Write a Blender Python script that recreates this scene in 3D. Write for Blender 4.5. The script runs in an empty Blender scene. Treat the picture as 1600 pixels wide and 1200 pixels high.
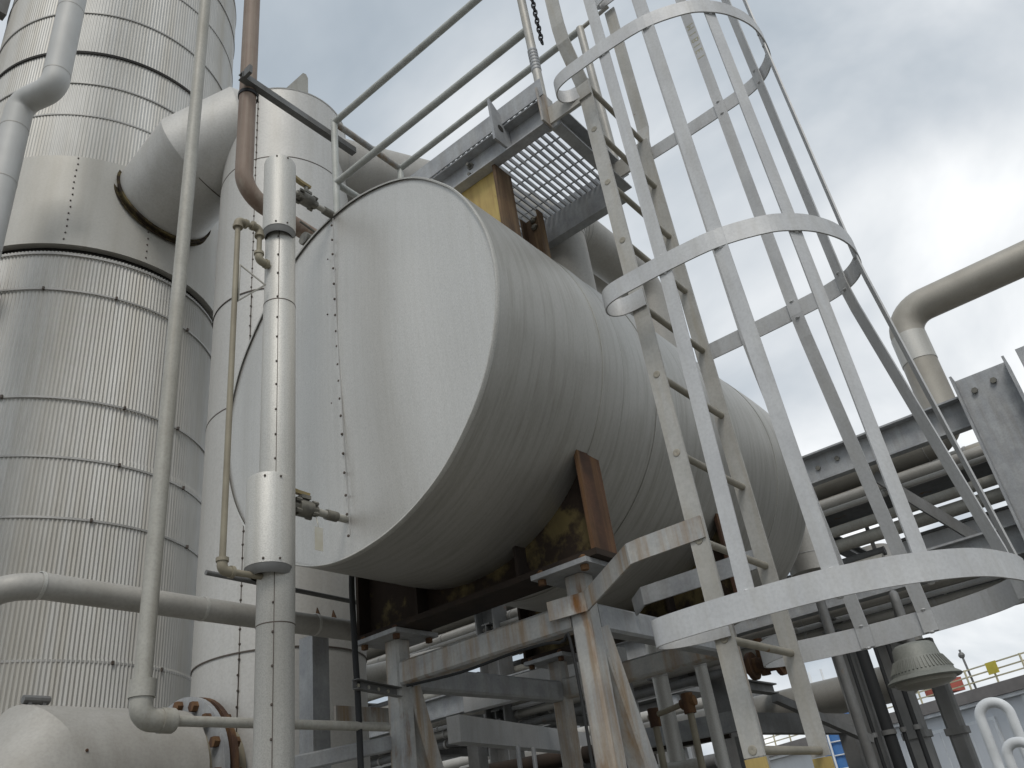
import bpy, bmesh, math, random
from mathutils import Vector as V, Matrix
R_ = math.radians
rnd = random.Random(7)
scene = bpy.context.scene
COL = scene.collection

# ------------------------------------------------------------------ camera
cam_d = bpy.data.cameras.new("camera")
cam = bpy.data.objects.new("camera", cam_d)
COL.objects.link(cam)
right = V((0.63144146, -0.76449008, -0.12975588))
up = V((-0.31592236, -0.40645161, 0.85731566))
fwd = V((0.70814881, 0.50035187, 0.49816991))
m = Matrix.Identity(4)
for i in range(3):
    m[i][0] = right[i]; m[i][1] = up[i]; m[i][2] = -fwd[i]
m[2][3] = 1.6
cam.matrix_world = m
cam_d.sensor_width = 36.0
cam_d.lens = 36.0 * 1290 / 1600
cam_d.clip_start = 0.02
cam_d.clip_end = 5000
scene.camera = cam

# ------------------------------------------------------------------ sky, sun, exposure
SUN_AZ, SUN_EL = R_(215), R_(52)
world = bpy.data.worlds.new("World")
scene.world = world
world.use_nodes = True
wn = world.node_tree; wn.nodes.clear()
def N(t, kind, **kw):
    n = t.nodes.new(kind)
    for k, v in kw.items(): setattr(n, k, v)
    return n
def ramp(t, stops, fac=None):
    n = t.nodes.new("ShaderNodeValToRGB")
    e = n.color_ramp.elements
    while len(e) < len(stops): e.new(0.5)
    for el, (p, c) in zip(e, stops):
        el.position = p; el.color = (c[0], c[1], c[2], 1) if hasattr(c, "__len__") else (c, c, c, 1)
    if fac is not None: t.links.new(fac, n.inputs[0])
    return n
def math_(t, op, a, b=None, clamp=False):
    n = t.nodes.new("ShaderNodeMath"); n.operation = op; n.use_clamp = clamp
    for i, x in enumerate((a, b)):
        if x is None: continue
        if isinstance(x, (int, float)): n.inputs[i].default_value = x
        else: t.links.new(x, n.inputs[i])
    return n.outputs[0]
def mixc(t, fac, a, b):
    n = t.nodes.new("ShaderNodeMix"); n.data_type = "RGBA"; n.clamp_factor = True
    for s, x in ((n.inputs[0], fac), (n.inputs[6], a), (n.inputs[7], b)):
        if isinstance(x, (int, float)): s.default_value = x
        elif isinstance(x, (tuple, list)): s.default_value = (x[0], x[1], x[2], 1)
        else: t.links.new(x, s)
    return n.outputs[2]
sky = N(wn, "ShaderNodeTexSky", sky_type="NISHITA", sun_disc=False)
sky.sun_elevation = SUN_EL
sky.sun_rotation = math.pi / 2 - SUN_AZ
tc = N(wn, "ShaderNodeTexCoord")
sep = N(wn, "ShaderNodeSeparateXYZ"); wn.links.new(tc.outputs["Generated"], sep.inputs[0])
den = math_(wn, "ADD", math_(wn, "MAXIMUM", sep.outputs[2], 0.0), 0.35)
cx = math_(wn, "DIVIDE", sep.outputs[0], den); cy = math_(wn, "DIVIDE", sep.outputs[1], den)
cmb = N(wn, "ShaderNodeCombineXYZ"); wn.links.new(cx, cmb.inputs[0]); wn.links.new(cy, cmb.inputs[1])
cmb.inputs[2].default_value = 17.89
n1 = N(wn, "ShaderNodeTexNoise"); n1.inputs["Scale"].default_value = 1.9; n1.inputs["Detail"].default_value = 6
n1.inputs["Roughness"].default_value = 0.5; n1.inputs["Distortion"].default_value = 0.35
wn.links.new(cmb.outputs[0], n1.inputs["Vector"])
# thinner, brighter cloud low towards one azimuth
dotn = N(wn, "ShaderNodeVectorMath", operation="DOT_PRODUCT")
wn.links.new(tc.outputs["Generated"], dotn.inputs[0]); dotn.inputs[1].default_value = V((0.898, 0.0, 0.42)).normalized()
glow = ramp(wn, [(0.0, 0.0), (0.93, 0.0), (0.975, 0.09), (1.0, 0.22)], dotn.outputs["Value"])
low = ramp(wn, [(0.0, 0.12), (0.22, 0.05), (0.42, 0.0), (1.0, 0.0)], sep.outputs[2])
fac = math_(wn, "ADD", n1.outputs["Fac"], math_(wn, "ADD", glow.outputs[0], low.outputs[0]))
cl = ramp(wn, [(0.34, (3.7, 4.35, 5.0)), (0.46, (5.1, 5.7, 6.3)), (0.55, (6.8, 7.25, 7.7)), (0.65, (8.9, 9.2, 9.45)), (0.80, (12.5, 12.6, 12.6))], fac)
skymix = mixc(wn, 0.96, sky.outputs[0], cl.outputs[0])
bg = N(wn, "ShaderNodeBackground"); bg.inputs["Strength"].default_value = 0.1
wn.links.new(skymix, bg.inputs[0])
wo = N(wn, "ShaderNodeOutputWorld"); wn.links.new(bg.outputs[0], wo.inputs[0])

sl = bpy.data.lights.new("sun", "SUN"); sl.energy = 1.5; sl.angle = R_(20); sl.color = (1, 0.96, 0.9)
sun = bpy.data.objects.new("sun", sl); COL.objects.link(sun)
sd = V((math.cos(SUN_EL) * math.cos(SUN_AZ), math.cos(SUN_EL) * math.sin(SUN_AZ), math.sin(SUN_EL)))
sun.rotation_euler = sd.to_track_quat("Z", "Y").to_euler()
sun.location = (0, 0, 40)
scene.view_settings.view_transform = "Standard"
scene.view_settings.look = "None"
scene.view_settings.exposure = 0.0
scene.view_settings.gamma = 1.0

# ------------------------------------------------------------------ materials
RUST = (0.13, 0.062, 0.022)
def mat(name, base, rough=0.5, metal=0.0, alt=None, blotch=3.0, streak=0.0, streak_col=(0.12, 0.11, 0.09), streak_scale=(14, 14, 0.5),
        rust=0.0, rust_scale=6.0, rust_col=RUST, fine=0.0, fine_scale=120.0, bump=0.0, bump_scale=300.0, aniso=None, rough_var=0.12, rust_stretch=1.0):
    mt = bpy.data.materials.new(name); mt.use_nodes = True
    t = mt.node_tree; t.nodes.clear()
    out = N(t, "ShaderNodeOutputMaterial"); p = N(t, "ShaderNodeBsdfPrincipled")
    t.links.new(p.outputs[0], out.inputs[0])
    geo = N(t, "ShaderNodeNewGeometry")
    def noise(scale, detail=4.0, vec_scale=None, rough_=0.55, seed=0.0):
        mp = N(t, "ShaderNodeMapping"); t.links.new(geo.outputs["Position"], mp.inputs[0])
        mp.inputs["Location"].default_value = (seed, seed * 1.7, seed * 0.6)
        if vec_scale: mp.inputs["Scale"].default_value = vec_scale
        n = N(t, "ShaderNodeTexNoise"); t.links.new(mp.outputs[0], n.inputs["Vector"])
        n.inputs["Scale"].default_value = scale; n.inputs["Detail"].default_value = detail; n.inputs["Roughness"].default_value = rough_
        return n.outputs["Fac"]
    if alt is None: alt = tuple(c * 0.78 for c in base)
    b = noise(blotch, 5)
    col = mixc(t, ramp(t, [(0.35, 0.0), (0.65, 1.0)], b).outputs[0], base, alt)
    rgh = math_(t, "ADD", rough - rough_var / 2, math_(t, "MULTIPLY", b, rough_var))
    met = metal
    if fine > 0:
        f = noise(fine_scale, 2, aniso)
        col = mixc(t, math_(t, "MULTIPLY", ramp(t, [(0.4, 0.0), (0.68, 1.0)], f).outputs[0], fine), col, tuple(c * 0.45 for c in base))
    if streak > 0:
        s = noise(1.0, 5, streak_scale, 0.6, 3.1)
        col = mixc(t, math_(t, "MULTIPLY", ramp(t, [(0.45, 0.0), (0.75, 1.0)], s).outputs[0], streak), col, streak_col)
    if rust > 0:
        r = noise(rust_scale, 6, (1, 1, rust_stretch), 0.62, 9.0)
        lo = 0.72 - 0.4 * rust
        rf = ramp(t, [(lo, 0.0), (lo + 0.10, 1.0)], r).outputs[0]
        rc = mixc(t, noise(rust_scale * 5, 3, None, 0.6, 4.0), rust_col, tuple(min(1, c * k_) for c, k_ in zip(rust_col, (2.1, 2.0, 1.7))))
        col = mixc(t, rf, col, rc)
        rgh = math_(t, "ADD", rgh, math_(t, "MULTIPLY", rf, 0.3), True)
        if metal > 0: met = math_(t, "MULTIPLY", math_(t, "SUBTRACT", 1.0, rf), metal)
    t.links.new(col, p.inputs["Base Color"])
    if isinstance(rgh, float): p.inputs["Roughness"].default_value = rgh
    else: t.links.new(rgh, p.inputs["Roughness"])
    if isinstance(met, (int, float)): p.inputs["Metallic"].default_value = met
    else: t.links.new(met, p.inputs["Metallic"])
    if bump > 0:
        bn = N(t, "ShaderNodeBump"); bn.inputs["Strength"].default_value = bump; bn.inputs["Distance"].default_value = 0.002
        t.links.new(noise(bump_scale, 2, aniso), bn.inputs["Height"]); t.links.new(bn.outputs[0], p.inputs["Normal"])
    return mt

M = {}
M["jacket"] = mat("stucco_aluminium", (0.60, 0.59, 0.555), 0.55, 0.38, (0.55, 0.54, 0.505), 1.6, 0.35, (0.36, 0.34, 0.29), (26, 26, 0.8), fine=0.34, fine_scale=230, bump=0.5, bump_scale=260)
M["face"] = mat("stucco_aluminium_cover", (0.63, 0.615, 0.58), 0.45, 0.62, (0.59, 0.575, 0.54), 0.9, 0.25, (0.44, 0.42, 0.37), (40, 60, 0.9), fine=0.34, fine_scale=420, aniso=(1, 1, 0.3), bump=0.4, bump_scale=420)
M["tankside"] = mat("stucco_aluminium_shell", (0.49, 0.48, 0.45), 0.46, 0.58, (0.42, 0.41, 0.38), 0.9, 0.55, (0.25, 0.235, 0.195), (46, 3.0, 3.0), fine=0.26, fine_scale=230, aniso=(2.4, 0.3, 0.3), bump=0.25, bump_scale=300)
M["vessel"] = mat("smooth_aluminium", (0.57, 0.56, 0.535), 0.56, 0.32, (0.52, 0.51, 0.485), 1.2, 0.28, (0.37, 0.345, 0.29), (12, 12, 0.5), fine=0.18, fine_scale=70, bump=0.10, bump_scale=120)
M["corrugated"] = mat("corrugated_aluminium", (0.59, 0.58, 0.55), 0.55, 0.25, (0.52, 0.51, 0.48), 0.9, 0.5, (0.37, 0.325, 0.245), (6, 6, 0.18), fine=0.15, fine_scale=40, aniso=(1, 1, 0.12), bump=0.05, bump_scale=160)
M["band"] = mat("plain_aluminium_band", (0.53, 0.515, 0.475), 0.6, 0.22, (0.47, 0.455, 0.415), 1.3, 0.35, (0.34, 0.305, 0.24), (6, 6, 0.35), fine=0.12, fine_scale=70, bump=0.06, bump_scale=120)
M["strap"] = mat("steel_strapping", (0.46, 0.45, 0.43), 0.6, 0.3, rust=0.10, rust_scale=9)
M["dark"] = mat("dark_gap", (0.025, 0.023, 0.02), 0.9)
M["screw"] = mat("weathered_screws", (0.11, 0.09, 0.075), 0.6, 0.4)
M["galv"] = mat("galvanised_steel", (0.42, 0.43, 0.435), 0.58, 0.30, (0.31, 0.32, 0.335), 9, 0.42, (0.22, 0.20, 0.17), (24, 24, 2), rust=0.06, rust_scale=7, fine=0.25, fine_scale=90)
M["galv_rusty"] = mat("galvanised_steel_rust_stained", (0.48, 0.475, 0.45), 0.6, 0.2, (0.35, 0.355, 0.355), 9, 0.95, (0.27, 0.155, 0.05), (17, 17, 1.3), rust=0.27, rust_scale=6, fine=0.22, fine_scale=90, rust_stretch=0.3)
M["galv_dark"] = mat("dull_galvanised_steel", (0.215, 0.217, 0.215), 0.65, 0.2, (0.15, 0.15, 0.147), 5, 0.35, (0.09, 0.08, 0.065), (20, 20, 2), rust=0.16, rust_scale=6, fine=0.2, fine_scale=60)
M["cage"] = mat("pale_grey_coating", (0.57, 0.575, 0.575), 0.55, 0.15, (0.49, 0.495, 0.50), 6, 0.28, (0.34, 0.32, 0.27), (26, 26, 3), rust=0.055, rust_scale=6, fine=0.18, fine_scale=110)
M["ladder"] = mat("chalky_ladder_coating", (0.50, 0.49, 0.46), 0.55, 0.2, (0.41, 0.40, 0.37), 7, 0.4, (0.32, 0.27, 0.18), (30, 30, 3), rust=0.05, rust_scale=9, fine=0.2, fine_scale=100)
M["rung"] = mat("worn_rung_steel", (0.36, 0.33, 0.27), 0.55, 0.2, (0.27, 0.25, 0.20), 12, rust=0.18, rust_scale=14)
M["yellow"] = mat("faded_yellow_paint", (0.50, 0.38, 0.13), 0.6, 0, (0.42, 0.31, 0.11), 8, 0.55, (0.22, 0.12, 0.045), (30, 30, 3), rust=0.16, rust_scale=9)
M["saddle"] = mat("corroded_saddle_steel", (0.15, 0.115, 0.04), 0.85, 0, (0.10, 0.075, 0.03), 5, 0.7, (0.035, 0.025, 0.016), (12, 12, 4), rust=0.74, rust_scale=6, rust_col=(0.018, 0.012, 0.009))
M["rust"] = mat("heavy_rust", (0.10, 0.048, 0.026), 0.9, 0, (0.05, 0.027, 0.017), 9, 0.75, (0.24, 0.13, 0.05), (16, 16, 1.0), fine=0.35, fine_scale=90)
M["rustpost"] = mat("rusty_steel_post", (0.13, 0.075, 0.035), 0.8, 0, (0.08, 0.05, 0.03), 8, 0.8, (0.25, 0.17, 0.09), (30, 30, 1.5), fine=0.3, fine_scale=80)
M["brown"] = mat("brown_pipe_primer", (0.20, 0.135, 0.098), 0.6, 0.05, (0.27, 0.205, 0.16), 4, 0.75, (0.36, 0.31, 0.25), (30, 30, 0.7), rust=0.14, rust_scale=5, rust_stretch=0.3)
M["pipe_beige"] = mat("weathered_beige_pipe", (0.42, 0.41, 0.37), 0.6, 0.12, (0.36, 0.35, 0.31), 6, 0.45, (0.24, 0.21, 0.16), (30, 30, 1.2), rust=0.05, rust_scale=12, fine=0.25, fine_scale=100)
M["pipe_ochre"] = mat("weathered_tan_fittings", (0.30, 0.27, 0.20), 0.65, 0.15, (0.24, 0.21, 0.155), 9, rust=0.12, rust_scale=16)
M["clad"] = mat("grey_pipe_cladding", (0.43, 0.415, 0.385), 0.58, 0.2, (0.37, 0.355, 0.325), 3, 0.35, (0.24, 0.22, 0.18), (9, 9, 1), fine=0.2, fine_scale=80, bump=0.06)
M["clad_tan"] = mat("tan_pipe_cladding", (0.43, 0.405, 0.355), 0.52, 0.3, (0.37, 0.345, 0.30), 3, 0.4, (0.26, 0.23, 0.18), (8, 4, 4), fine=0.15)
M["white_clad"] = mat("white_pipe_insulation", (0.52, 0.52, 0.505), 0.6, 0.1, (0.47, 0.47, 0.455), 3, 0.25, (0.38, 0.36, 0.32), (16, 16, 1))
M["black"] = mat("black_cable_sheath", (0.016, 0.017, 0.018), 0.75, 0)
M["valve"] = mat("dirty_valve_metal", (0.13, 0.125, 0.11), 0.55, 0.5, (0.22, 0.21, 0.18), 30, rust=0.15, rust_scale=30)
M["lever"] = mat("tan_lever_grip", (0.36, 0.28, 0.13), 0.55, 0, (0.28, 0.22, 0.11), 20, rust=0.1, rust_scale=30)
M["tag"] = mat("dull_tag_plate", (0.52, 0.51, 0.45), 0.45, 0.2, (0.45, 0.42, 0.33), 15)
M["chain"] = mat("dark_chain_steel", (0.035, 0.034, 0.035), 0.55, 0.5)
M["lamp_grey"] = mat("cast_lamp_housing", (0.24, 0.245, 0.22), 0.6, 0.15, (0.18, 0.185, 0.165), 8, fine=0.2)
M["lens"] = mat("clouded_lamp_lens", (0.30, 0.29, 0.25), 0.35, 0)
M["concrete"] = mat("gravel_and_concrete", (0.20, 0.19, 0.17), 0.95, 0, (0.14, 0.135, 0.12), 0.6, fine=0.4, fine_scale=30, bump=0.5, bump_scale=60)
M["wall"] = mat("white_painted_siding", (0.62, 0.64, 0.66), 0.7, 0, (0.54, 0.56, 0.58), 0.5, 0.2, (0.42, 0.42, 0.42), (3, 3, 0.3))
M["fascia"] = mat("grey_roof_fascia", (0.20, 0.185, 0.175), 0.7, 0)
M["trimwhite"] = mat("white_trim_paint", (0.72, 0.74, 0.75), 0.6, 0)
M["railyellow"] = mat("safety_yellow_paint", (0.58, 0.53, 0.36), 0.7, 0)
M["signyellow"] = mat("yellow_sign_sheet", (0.60, 0.50, 0.06), 0.6, 0)
M["red"] = mat("faded_red_paint", (0.42, 0.10, 0.07), 0.6, 0)
M["blue"] = mat("blue_tank_paint", (0.05, 0.17, 0.42), 0.5, 0)
M["faint"] = mat("faded_yellow_stencil", (0.42, 0.40, 0.28), 0.6, 0.1)
M["rust_shade"] = mat("dark_rust_and_underside_shade", (0.03, 0.02, 0.014), 0.95, 0, (0.018, 0.013, 0.01), 8, 0.3, (0.07, 0.04, 0.02), (10, 10, 3))  # rust darkened to near black, shade under the saddles put into the colour
M["colgrey"] = mat("dull_grey_columns", (0.27, 0.27, 0.265), 0.7, 0.1, (0.21, 0.21, 0.205), 4, 0.3, (0.14, 0.13, 0.11), (14, 14, 1.2), rust=0.08)
M["railpipe"] = mat("weathered_rail_pipe", (0.50, 0.515, 0.49), 0.6, 0.1, (0.42, 0.435, 0.41), 8, 0.4, (0.28, 0.27, 0.21), (18, 18, 5), rust=0.07, rust_scale=12, fine=0.2, fine_scale=90)
M["glass"] = mat("dark_window_glass", (0.10, 0.12, 0.14), 0.15, 0)

# ------------------------------------------------------------------ mesh helpers
class MB:
    def __init__(s): s.v = []; s.f = []; s.sm = []
    def add(s, vs, fs, smooth=False):
        o = len(s.v); s.v += [tuple(x) for x in vs]
        for f in fs: s.f.append([o + i for i in f]); s.sm.append(smooth)
        return s
    def box(s, lo, hi):
        x0, y0, z0 = lo; x1, y1, z1 = hi
        vs = [(x0,y0,z0),(x1,y0,z0),(x1,y1,z0),(x0,y1,z0),(x0,y0,z1),(x1,y0,z1),(x1,y1,z1),(x0,y1,z1)]
        return s.add(vs, [(3,2,1,0),(4,5,6,7),(0,1,5,4),(1,2,6,5),(2,3,7,6),(3,0,4,7)])
    def prof(s, p, q, poly, upv=(0, 0, 1), smooth=False, close=True):
        p, q = V(p), V(q); d = (q - p).normalized(); u = V(upv); sx = d.cross(u).normalized(); u = sx.cross(d).normalized()
        n = len(poly)
        vs = [p + sx * a + u * b for a, b in poly] + [q + sx * a + u * b for a, b in poly]
        fs = [(i, (i + 1) % n, n + (i + 1) % n, n + i) for i in range(n)]
        if close: fs += [tuple(range(n - 1, -1, -1)), tuple(range(n, 2 * n))]
        return s.add(vs, fs, smooth)
    def bar(s, p, q, w, h, upv=(0, 0, 1), bev=0.0):
        a, b = w / 2, h / 2
        if bev > 0:
            c = bev; poly = [(-a+c,-b),(a-c,-b),(a,-b+c),(a,b-c),(a-c,b),(-a+c,b),(-a,b-c),(-a,-b+c)]
        else: poly = [(-a,-b),(a,-b),(a,b),(-a,b)]
        return s.prof(p, q, poly, upv)
    def tube(s, path, r, seg=12, caps=True, smooth=True):
        pts = [V(p) for p in path]; rr = r if hasattr(r, "__len__") else [r] * len(pts)
        d0 = (pts[1] - pts[0]).normalized()
        ref = V((0, 0, 1)) if abs(d0.z) < 0.9 else V((1, 0, 0))
        u = d0.cross(ref).normalized(); vs = []
        for i, p in enumerate(pts):
            if i == 0: d = d0
            elif i == len(pts) - 1: d = (pts[i] - pts[i-1]).normalized()
            else: d = ((pts[i+1] - p).normalized() + (p - pts[i-1]).normalized()).normalized()
            u = (u - d * u.dot(d)).normalized(); w = d.cross(u)
            mdir = None
            if 0 < i < len(pts) - 1:
                di = (p - pts[i-1]).normalized(); do = (pts[i+1] - p).normalized(); c = d.dot(di)
                if 0.3 < c < 0.9995: mdir = (do - di).normalized()
            for j in range(seg):
                a = 2 * math.pi * j / seg
                off = (u * math.cos(a) + w * math.sin(a)) * rr[i]
                if mdir is not None: off = off + mdir * off.dot(mdir) * (1 / c - 1)
                vs.append(p + off)
        fs = [(i*seg+j, i*seg+(j+1) % seg, (i+1)*seg+(j+1) % seg, (i+1)*seg+j) for i in range(len(pts)-1) for j in range(seg)]
        s.add(vs, fs, smooth)
        if caps:
            o = len(s.v) - len(vs)
            s.f.append([o + j for j in range(seg - 1, -1, -1)]); s.sm.append(False)
            s.f.append([o + (len(pts)-1)*seg + j for j in range(seg)]); s.sm.append(False)
        return s
    def lathe(s, base, prof, seg=48, axis=(0, 0, 1), smooth=True, ref=None):
        ax = V(axis).normalized(); rf = V(ref) if ref else (V((1,0,0)) if abs(ax.x) < 0.9 else V((0,1,0)))
        u = (rf - ax * rf.dot(ax)).normalized(); w = ax.cross(u); b = V(base); vs = []
        for r, h in prof:
            for j in range(seg):
                a = 2*math.pi*j/seg; vs.append(b + ax*h + (u*math.cos(a) + w*math.sin(a))*r)
        fs = [(i*seg+j, i*seg+(j+1) % seg, (i+1)*seg+(j+1) % seg, (i+1)*seg+j) for i in range(len(prof)-1) for j in range(seg)]
        s.add(vs, fs, smooth)
        return s
    def ball(s, c, r, seg=6, sq=(1, 1, 1)):
        vs = []; fs = []; n = 4
        for i in range(n + 1):
            t = math.pi * i / n
            for j in range(seg):
                a = 2*math.pi*j/seg
                vs.append((c[0]+r*sq[0]*math.sin(t)*math.cos(a), c[1]+r*sq[1]*math.sin(t)*math.sin(a), c[2]+r*sq[2]*math.cos(t)))
        for i in range(n):
            for j in range(seg): fs.append((i*seg+j, i*seg+(j+1) % seg, (i+1)*seg+(j+1) % seg, (i+1)*seg+j))
        return s.add(vs, fs, True)
    def strip(s, path, width, thick, upv=(0, 0, 1)):
        """flat bar bent along a path, its wide side along upv"""
        pts = [V(p) for p in path]; vs = []; u = V(upv)
        for i, p in enumerate(pts):
            d = (pts[min(i+1, len(pts)-1)] - pts[max(i-1, 0)]).normalized()
            n = d.cross(u).normalized(); uu = n.cross(d).normalized()
            for a, b in ((-1, -1), (1, -1), (1, 1), (-1, 1)): vs.append(p + n*a*thick/2 + uu*b*width/2)
        k = len(pts); fs = [(0, 3, 2, 1), ((k-1)*4, (k-1)*4+1, (k-1)*4+2, (k-1)*4+3)]
        o = len(s.v); s.v += [tuple(x) for x in vs]
        for f in fs: s.f.append([o+i for i in f]); s.sm.append(False)
        for i in range(k-1):
            for j in range(4):
                s.f.append([o+i*4+j, o+i*4+(j+1) % 4, o+(i+1)*4+(j+1) % 4, o+(i+1)*4+j]); s.sm.append(False)
        return s

def Ipoly(b, h, tf, tw):
    return [(-b/2,-h/2),(b/2,-h/2),(b/2,-h/2+tf),(tw/2,-h/2+tf),(tw/2,h/2-tf),(b/2,h/2-tf),(b/2,h/2),(-b/2,h/2),(-b/2,h/2-tf),(-tw/2,h/2-tf),(-tw/2,-h/2+tf),(-b/2,-h/2+tf)]
def Cpoly(b, h, t, s=1):   # web at a=0, flanges towards +a*s
    pl = [(0,-h/2),(b,-h/2),(b,-h/2+t),(t,-h/2+t),(t,h/2-t),(b,h/2-t),(b,h/2),(0,h/2)]
    return pl if s > 0 else [(-a, c) for a, c in reversed(pl)]
def Lpoly(b, h, t, s=1):
    pl = [(0,0),(b,0),(b,t),(t,t),(t,h),(0,h)]
    return pl if s > 0 else [(-a, c) for a, c in reversed(pl)]
def spline(pts, n=6):
    P = [V(p) for p in pts]; out = []
    for i in range(len(P)-1):
        p0, p1, p2, p3 = P[max(i-1,0)], P[i], P[i+1], P[min(i+2, len(P)-1)]
        for k in range(n):
            t = k/n
            out.append(0.5*((2*p1)+(p2-p0)*t+(2*p0-5*p1+4*p2-p3)*t*t+(3*p1-p0-3*p2+p3)*t**3))
    return out + [P[-1]]
def bend(path, rad, n=8):
    P = [V(p) for p in path]; out = [P[0]]
    for i in range(1, len(P)-1):
        a = (P[i-1]-P[i]); b = (P[i+1]-P[i]); la, lb = a.length, b.length; a.normalize(); b.normalize()
        half = a.angle(b)/2; d = min(rad/math.tan(half), la*0.49, lb*0.49); r = d*math.tan(half)
        c = P[i] + (a+b).normalized()*(r/math.sin(half))
        s, e = P[i]+a*d, P[i]+b*d
        va, vb = s-c, e-c; ang = va.angle(vb); ax = va.cross(vb)
        if ax.length < 1e-9: out.append(P[i]); continue
        ax.normalize()
        for k in range(n+1): out.append(c + Matrix.Rotation(ang*k/n, 3, ax) @ va)
    return out + [P[-1]]

def link(name, mb, mt, parent=None, base=None, label=None, sharp=0.7):
    me = bpy.data.meshes.new(name)
    o = bpy.data.objects.new(name, me)
    if base is None:
        if parent is not None: base = V(parent["_b"])
        else:
            xs = [v[0] for v in mb.v]; ys = [v[1] for v in mb.v]; zs = [v[2] for v in mb.v]
            base = V(((min(xs)+max(xs))/2, (min(ys)+max(ys))/2, min(zs)))
    base = V(base)
    me.from_pydata([tuple(V(v)-base) for v in mb.v], [], mb.f)
    me.polygons.foreach_set("use_smooth", mb.sm)
    bm = bmesh.new(); bm.from_mesh(me); bmesh.ops.recalc_face_normals(bm, faces=bm.faces)
    for e in bm.edges:
        if len(e.link_faces) == 2 and e.calc_face_angle(0) > sharp: e.smooth = False
    bm.to_mesh(me); bm.free()
    if isinstance(mt, str): mt = M[mt]
    me.materials.append(mt); COL.objects.link(o)
    if parent is not None:
        o.parent = parent; o.location = base - V(parent["_b"])
    else: o.location = base
    o["_b"] = tuple(base)
    if label: o["label"] = label
    return o
def part(parent, name, mb, mt, label=None, sharp=0.7): return link(name, mb, mt, parent, label=label, sharp=sharp)
def thing(name, label, cat, loc, group=None):
    o = bpy.data.objects.new(name, None); COL.objects.link(o); o.location = loc; o["_b"] = tuple(loc)
    o["label"] = label; o["category"] = cat
    if group: o["group"] = group
    return o
def single(name, mb, mt, label, cat, group=None):
    o = link(name, mb, mt); o["label"] = label; o["category"] = cat
    if group: o["group"] = group
    return o

# ------------------------------------------------------------------ ground
g = MB(); g.add([(-400,-400,0),(400,-400,0),(400,400,0),(-400,400,0)], [(0,1,2,3)])
o = link("ground", g, "concrete", base=(0,0,0)); o["kind"] = "structure"

# ------------------------------------------------------------------ corrugated tower
TX, TY, TR = 2.48, 6.0, 1.045
tower = thing("corrugated_tower", "huge round tower clad in corrugated aluminium with steel straps and one plain band", "tower", (TX, TY, 0))
def corr(r, z0, z1, n=262, a=0.0038):
    mb = MB(); seg = n*6
    rings = [[(TX+(r+a*math.cos(2*math.pi*n*j/seg))*math.cos(2*math.pi*j/seg), TY+(r+a*math.cos(2*math.pi*n*j/seg))*math.sin(2*math.pi*j/seg), z) for j in range(seg)] for z in (z0, z1)]
    mb.add(rings[0]+rings[1], [(j, (j+1) % seg, seg+(j+1) % seg, seg+j) for j in range(seg)], True)
    return mb
lows = [0.0, 2.9, 4.2, 5.86]
for i in range(3): part(tower, "corrugated_jacket", corr(TR+0.006*(2-i), lows[i], lows[i+1]+(0.05 if i < 2 else 0)), "corrugated")
ups = [6.76, 7.28, 7.65, 8.03, 8.58, 9.2, 9.75, 10.3]
for i in range(7): part(tower, "corrugated_jacket", corr(TR+0.004+0.003*((i+1) % 2), ups[i], ups[i+1]+0.03, a=0.0026), "corrugated")
mb = MB().lathe((TX,TY,0), [(TR-0.03,5.84),(TR-0.03,5.93)], 96); part(tower, "shadow_gap", mb, "dark")
mb = MB().lathe((TX,TY,0), [(TR-0.02,5.905),(TR+0.035,5.905),(TR+0.035,6.79),(TR+0.012,6.80)], 96); part(tower, "plain_band", mb, "band")
for z in (6.78, 8.04): part(tower, "lap_seam", MB().lathe((TX,TY,0), [(TR+0.013,z-0.016),(TR+0.021,z-0.016),(TR+0.021,z+0.012),(TR+0.013,z+0.012)], 120), "dark" if z > 8 else "strap")
for z in (2.93, 3.35, 3.79, 4.2, 4.63, 5.51, 5.83, 7.28, 7.66, 8.58, 9.2, 9.75, 10.25, 2.5, 2.05):
    part(tower, "strap", MB().lathe((TX,TY,0), [(TR+0.006,z-0.007),(TR+0.0145,z-0.007),(TR+0.0145,z+0.007),(TR+0.006,z+0.007)], 120), "strap")
for z in (3.79, 4.2, 4.63, 5.51, 2.93):
    for k in range(3):
        a = R_(233 + k*32 + rnd.uniform(-9, 9)); sb = MB().bar((TX+(TR+0.006)*math.cos(a), TY+(TR+0.006)*math.sin(a), z), (TX+(TR+0.026)*math.cos(a), TY+(TR+0.026)*math.sin(a), z), 0.014, 0.022); part(tower, "strap_buckle", sb, "screw")
    if False:
        ((TX+(TR+0.02)*math.cos(a)-0.013, TY+(TR+0.02)*math.sin(a)-0.013, z-0.018), (TX+(TR+0.02)*math.cos(a)+0.013, TY+(TR+0.02)*math.sin(a)+0.013, z+0.018))
hd = MB().lathe((TX,TY,10.3), [((TR+0.01)*math.cos(R_(t)), 0.5*math.sin(R_(t))) for t in range(0, 91, 10)], 96); part(tower, "domed_head", hd, "band")
sc = MB()
for a0, n in ((236, 14), (266, 14)):
    for k in range(n):
        a = R_(a0 + rnd.uniform(-.2,.2)); z = 5.95 + 0.82*k/(n-1)
        sc.ball((TX+(TR+0.036)*math.cos(a), TY+(TR+0.036)*math.sin(a), z), 0.008, 5)
part(tower, "screw_row", sc, "screw")
nz = MB().tube([(1.55,5.45,5.55),(1.42,5.28,5.55)], 0.07, 14).tube([(1.45,5.32,5.55),(1.43,5.29,5.55)], 0.12, 16)
part(tower, "nozzle", nz, "rust")

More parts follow.
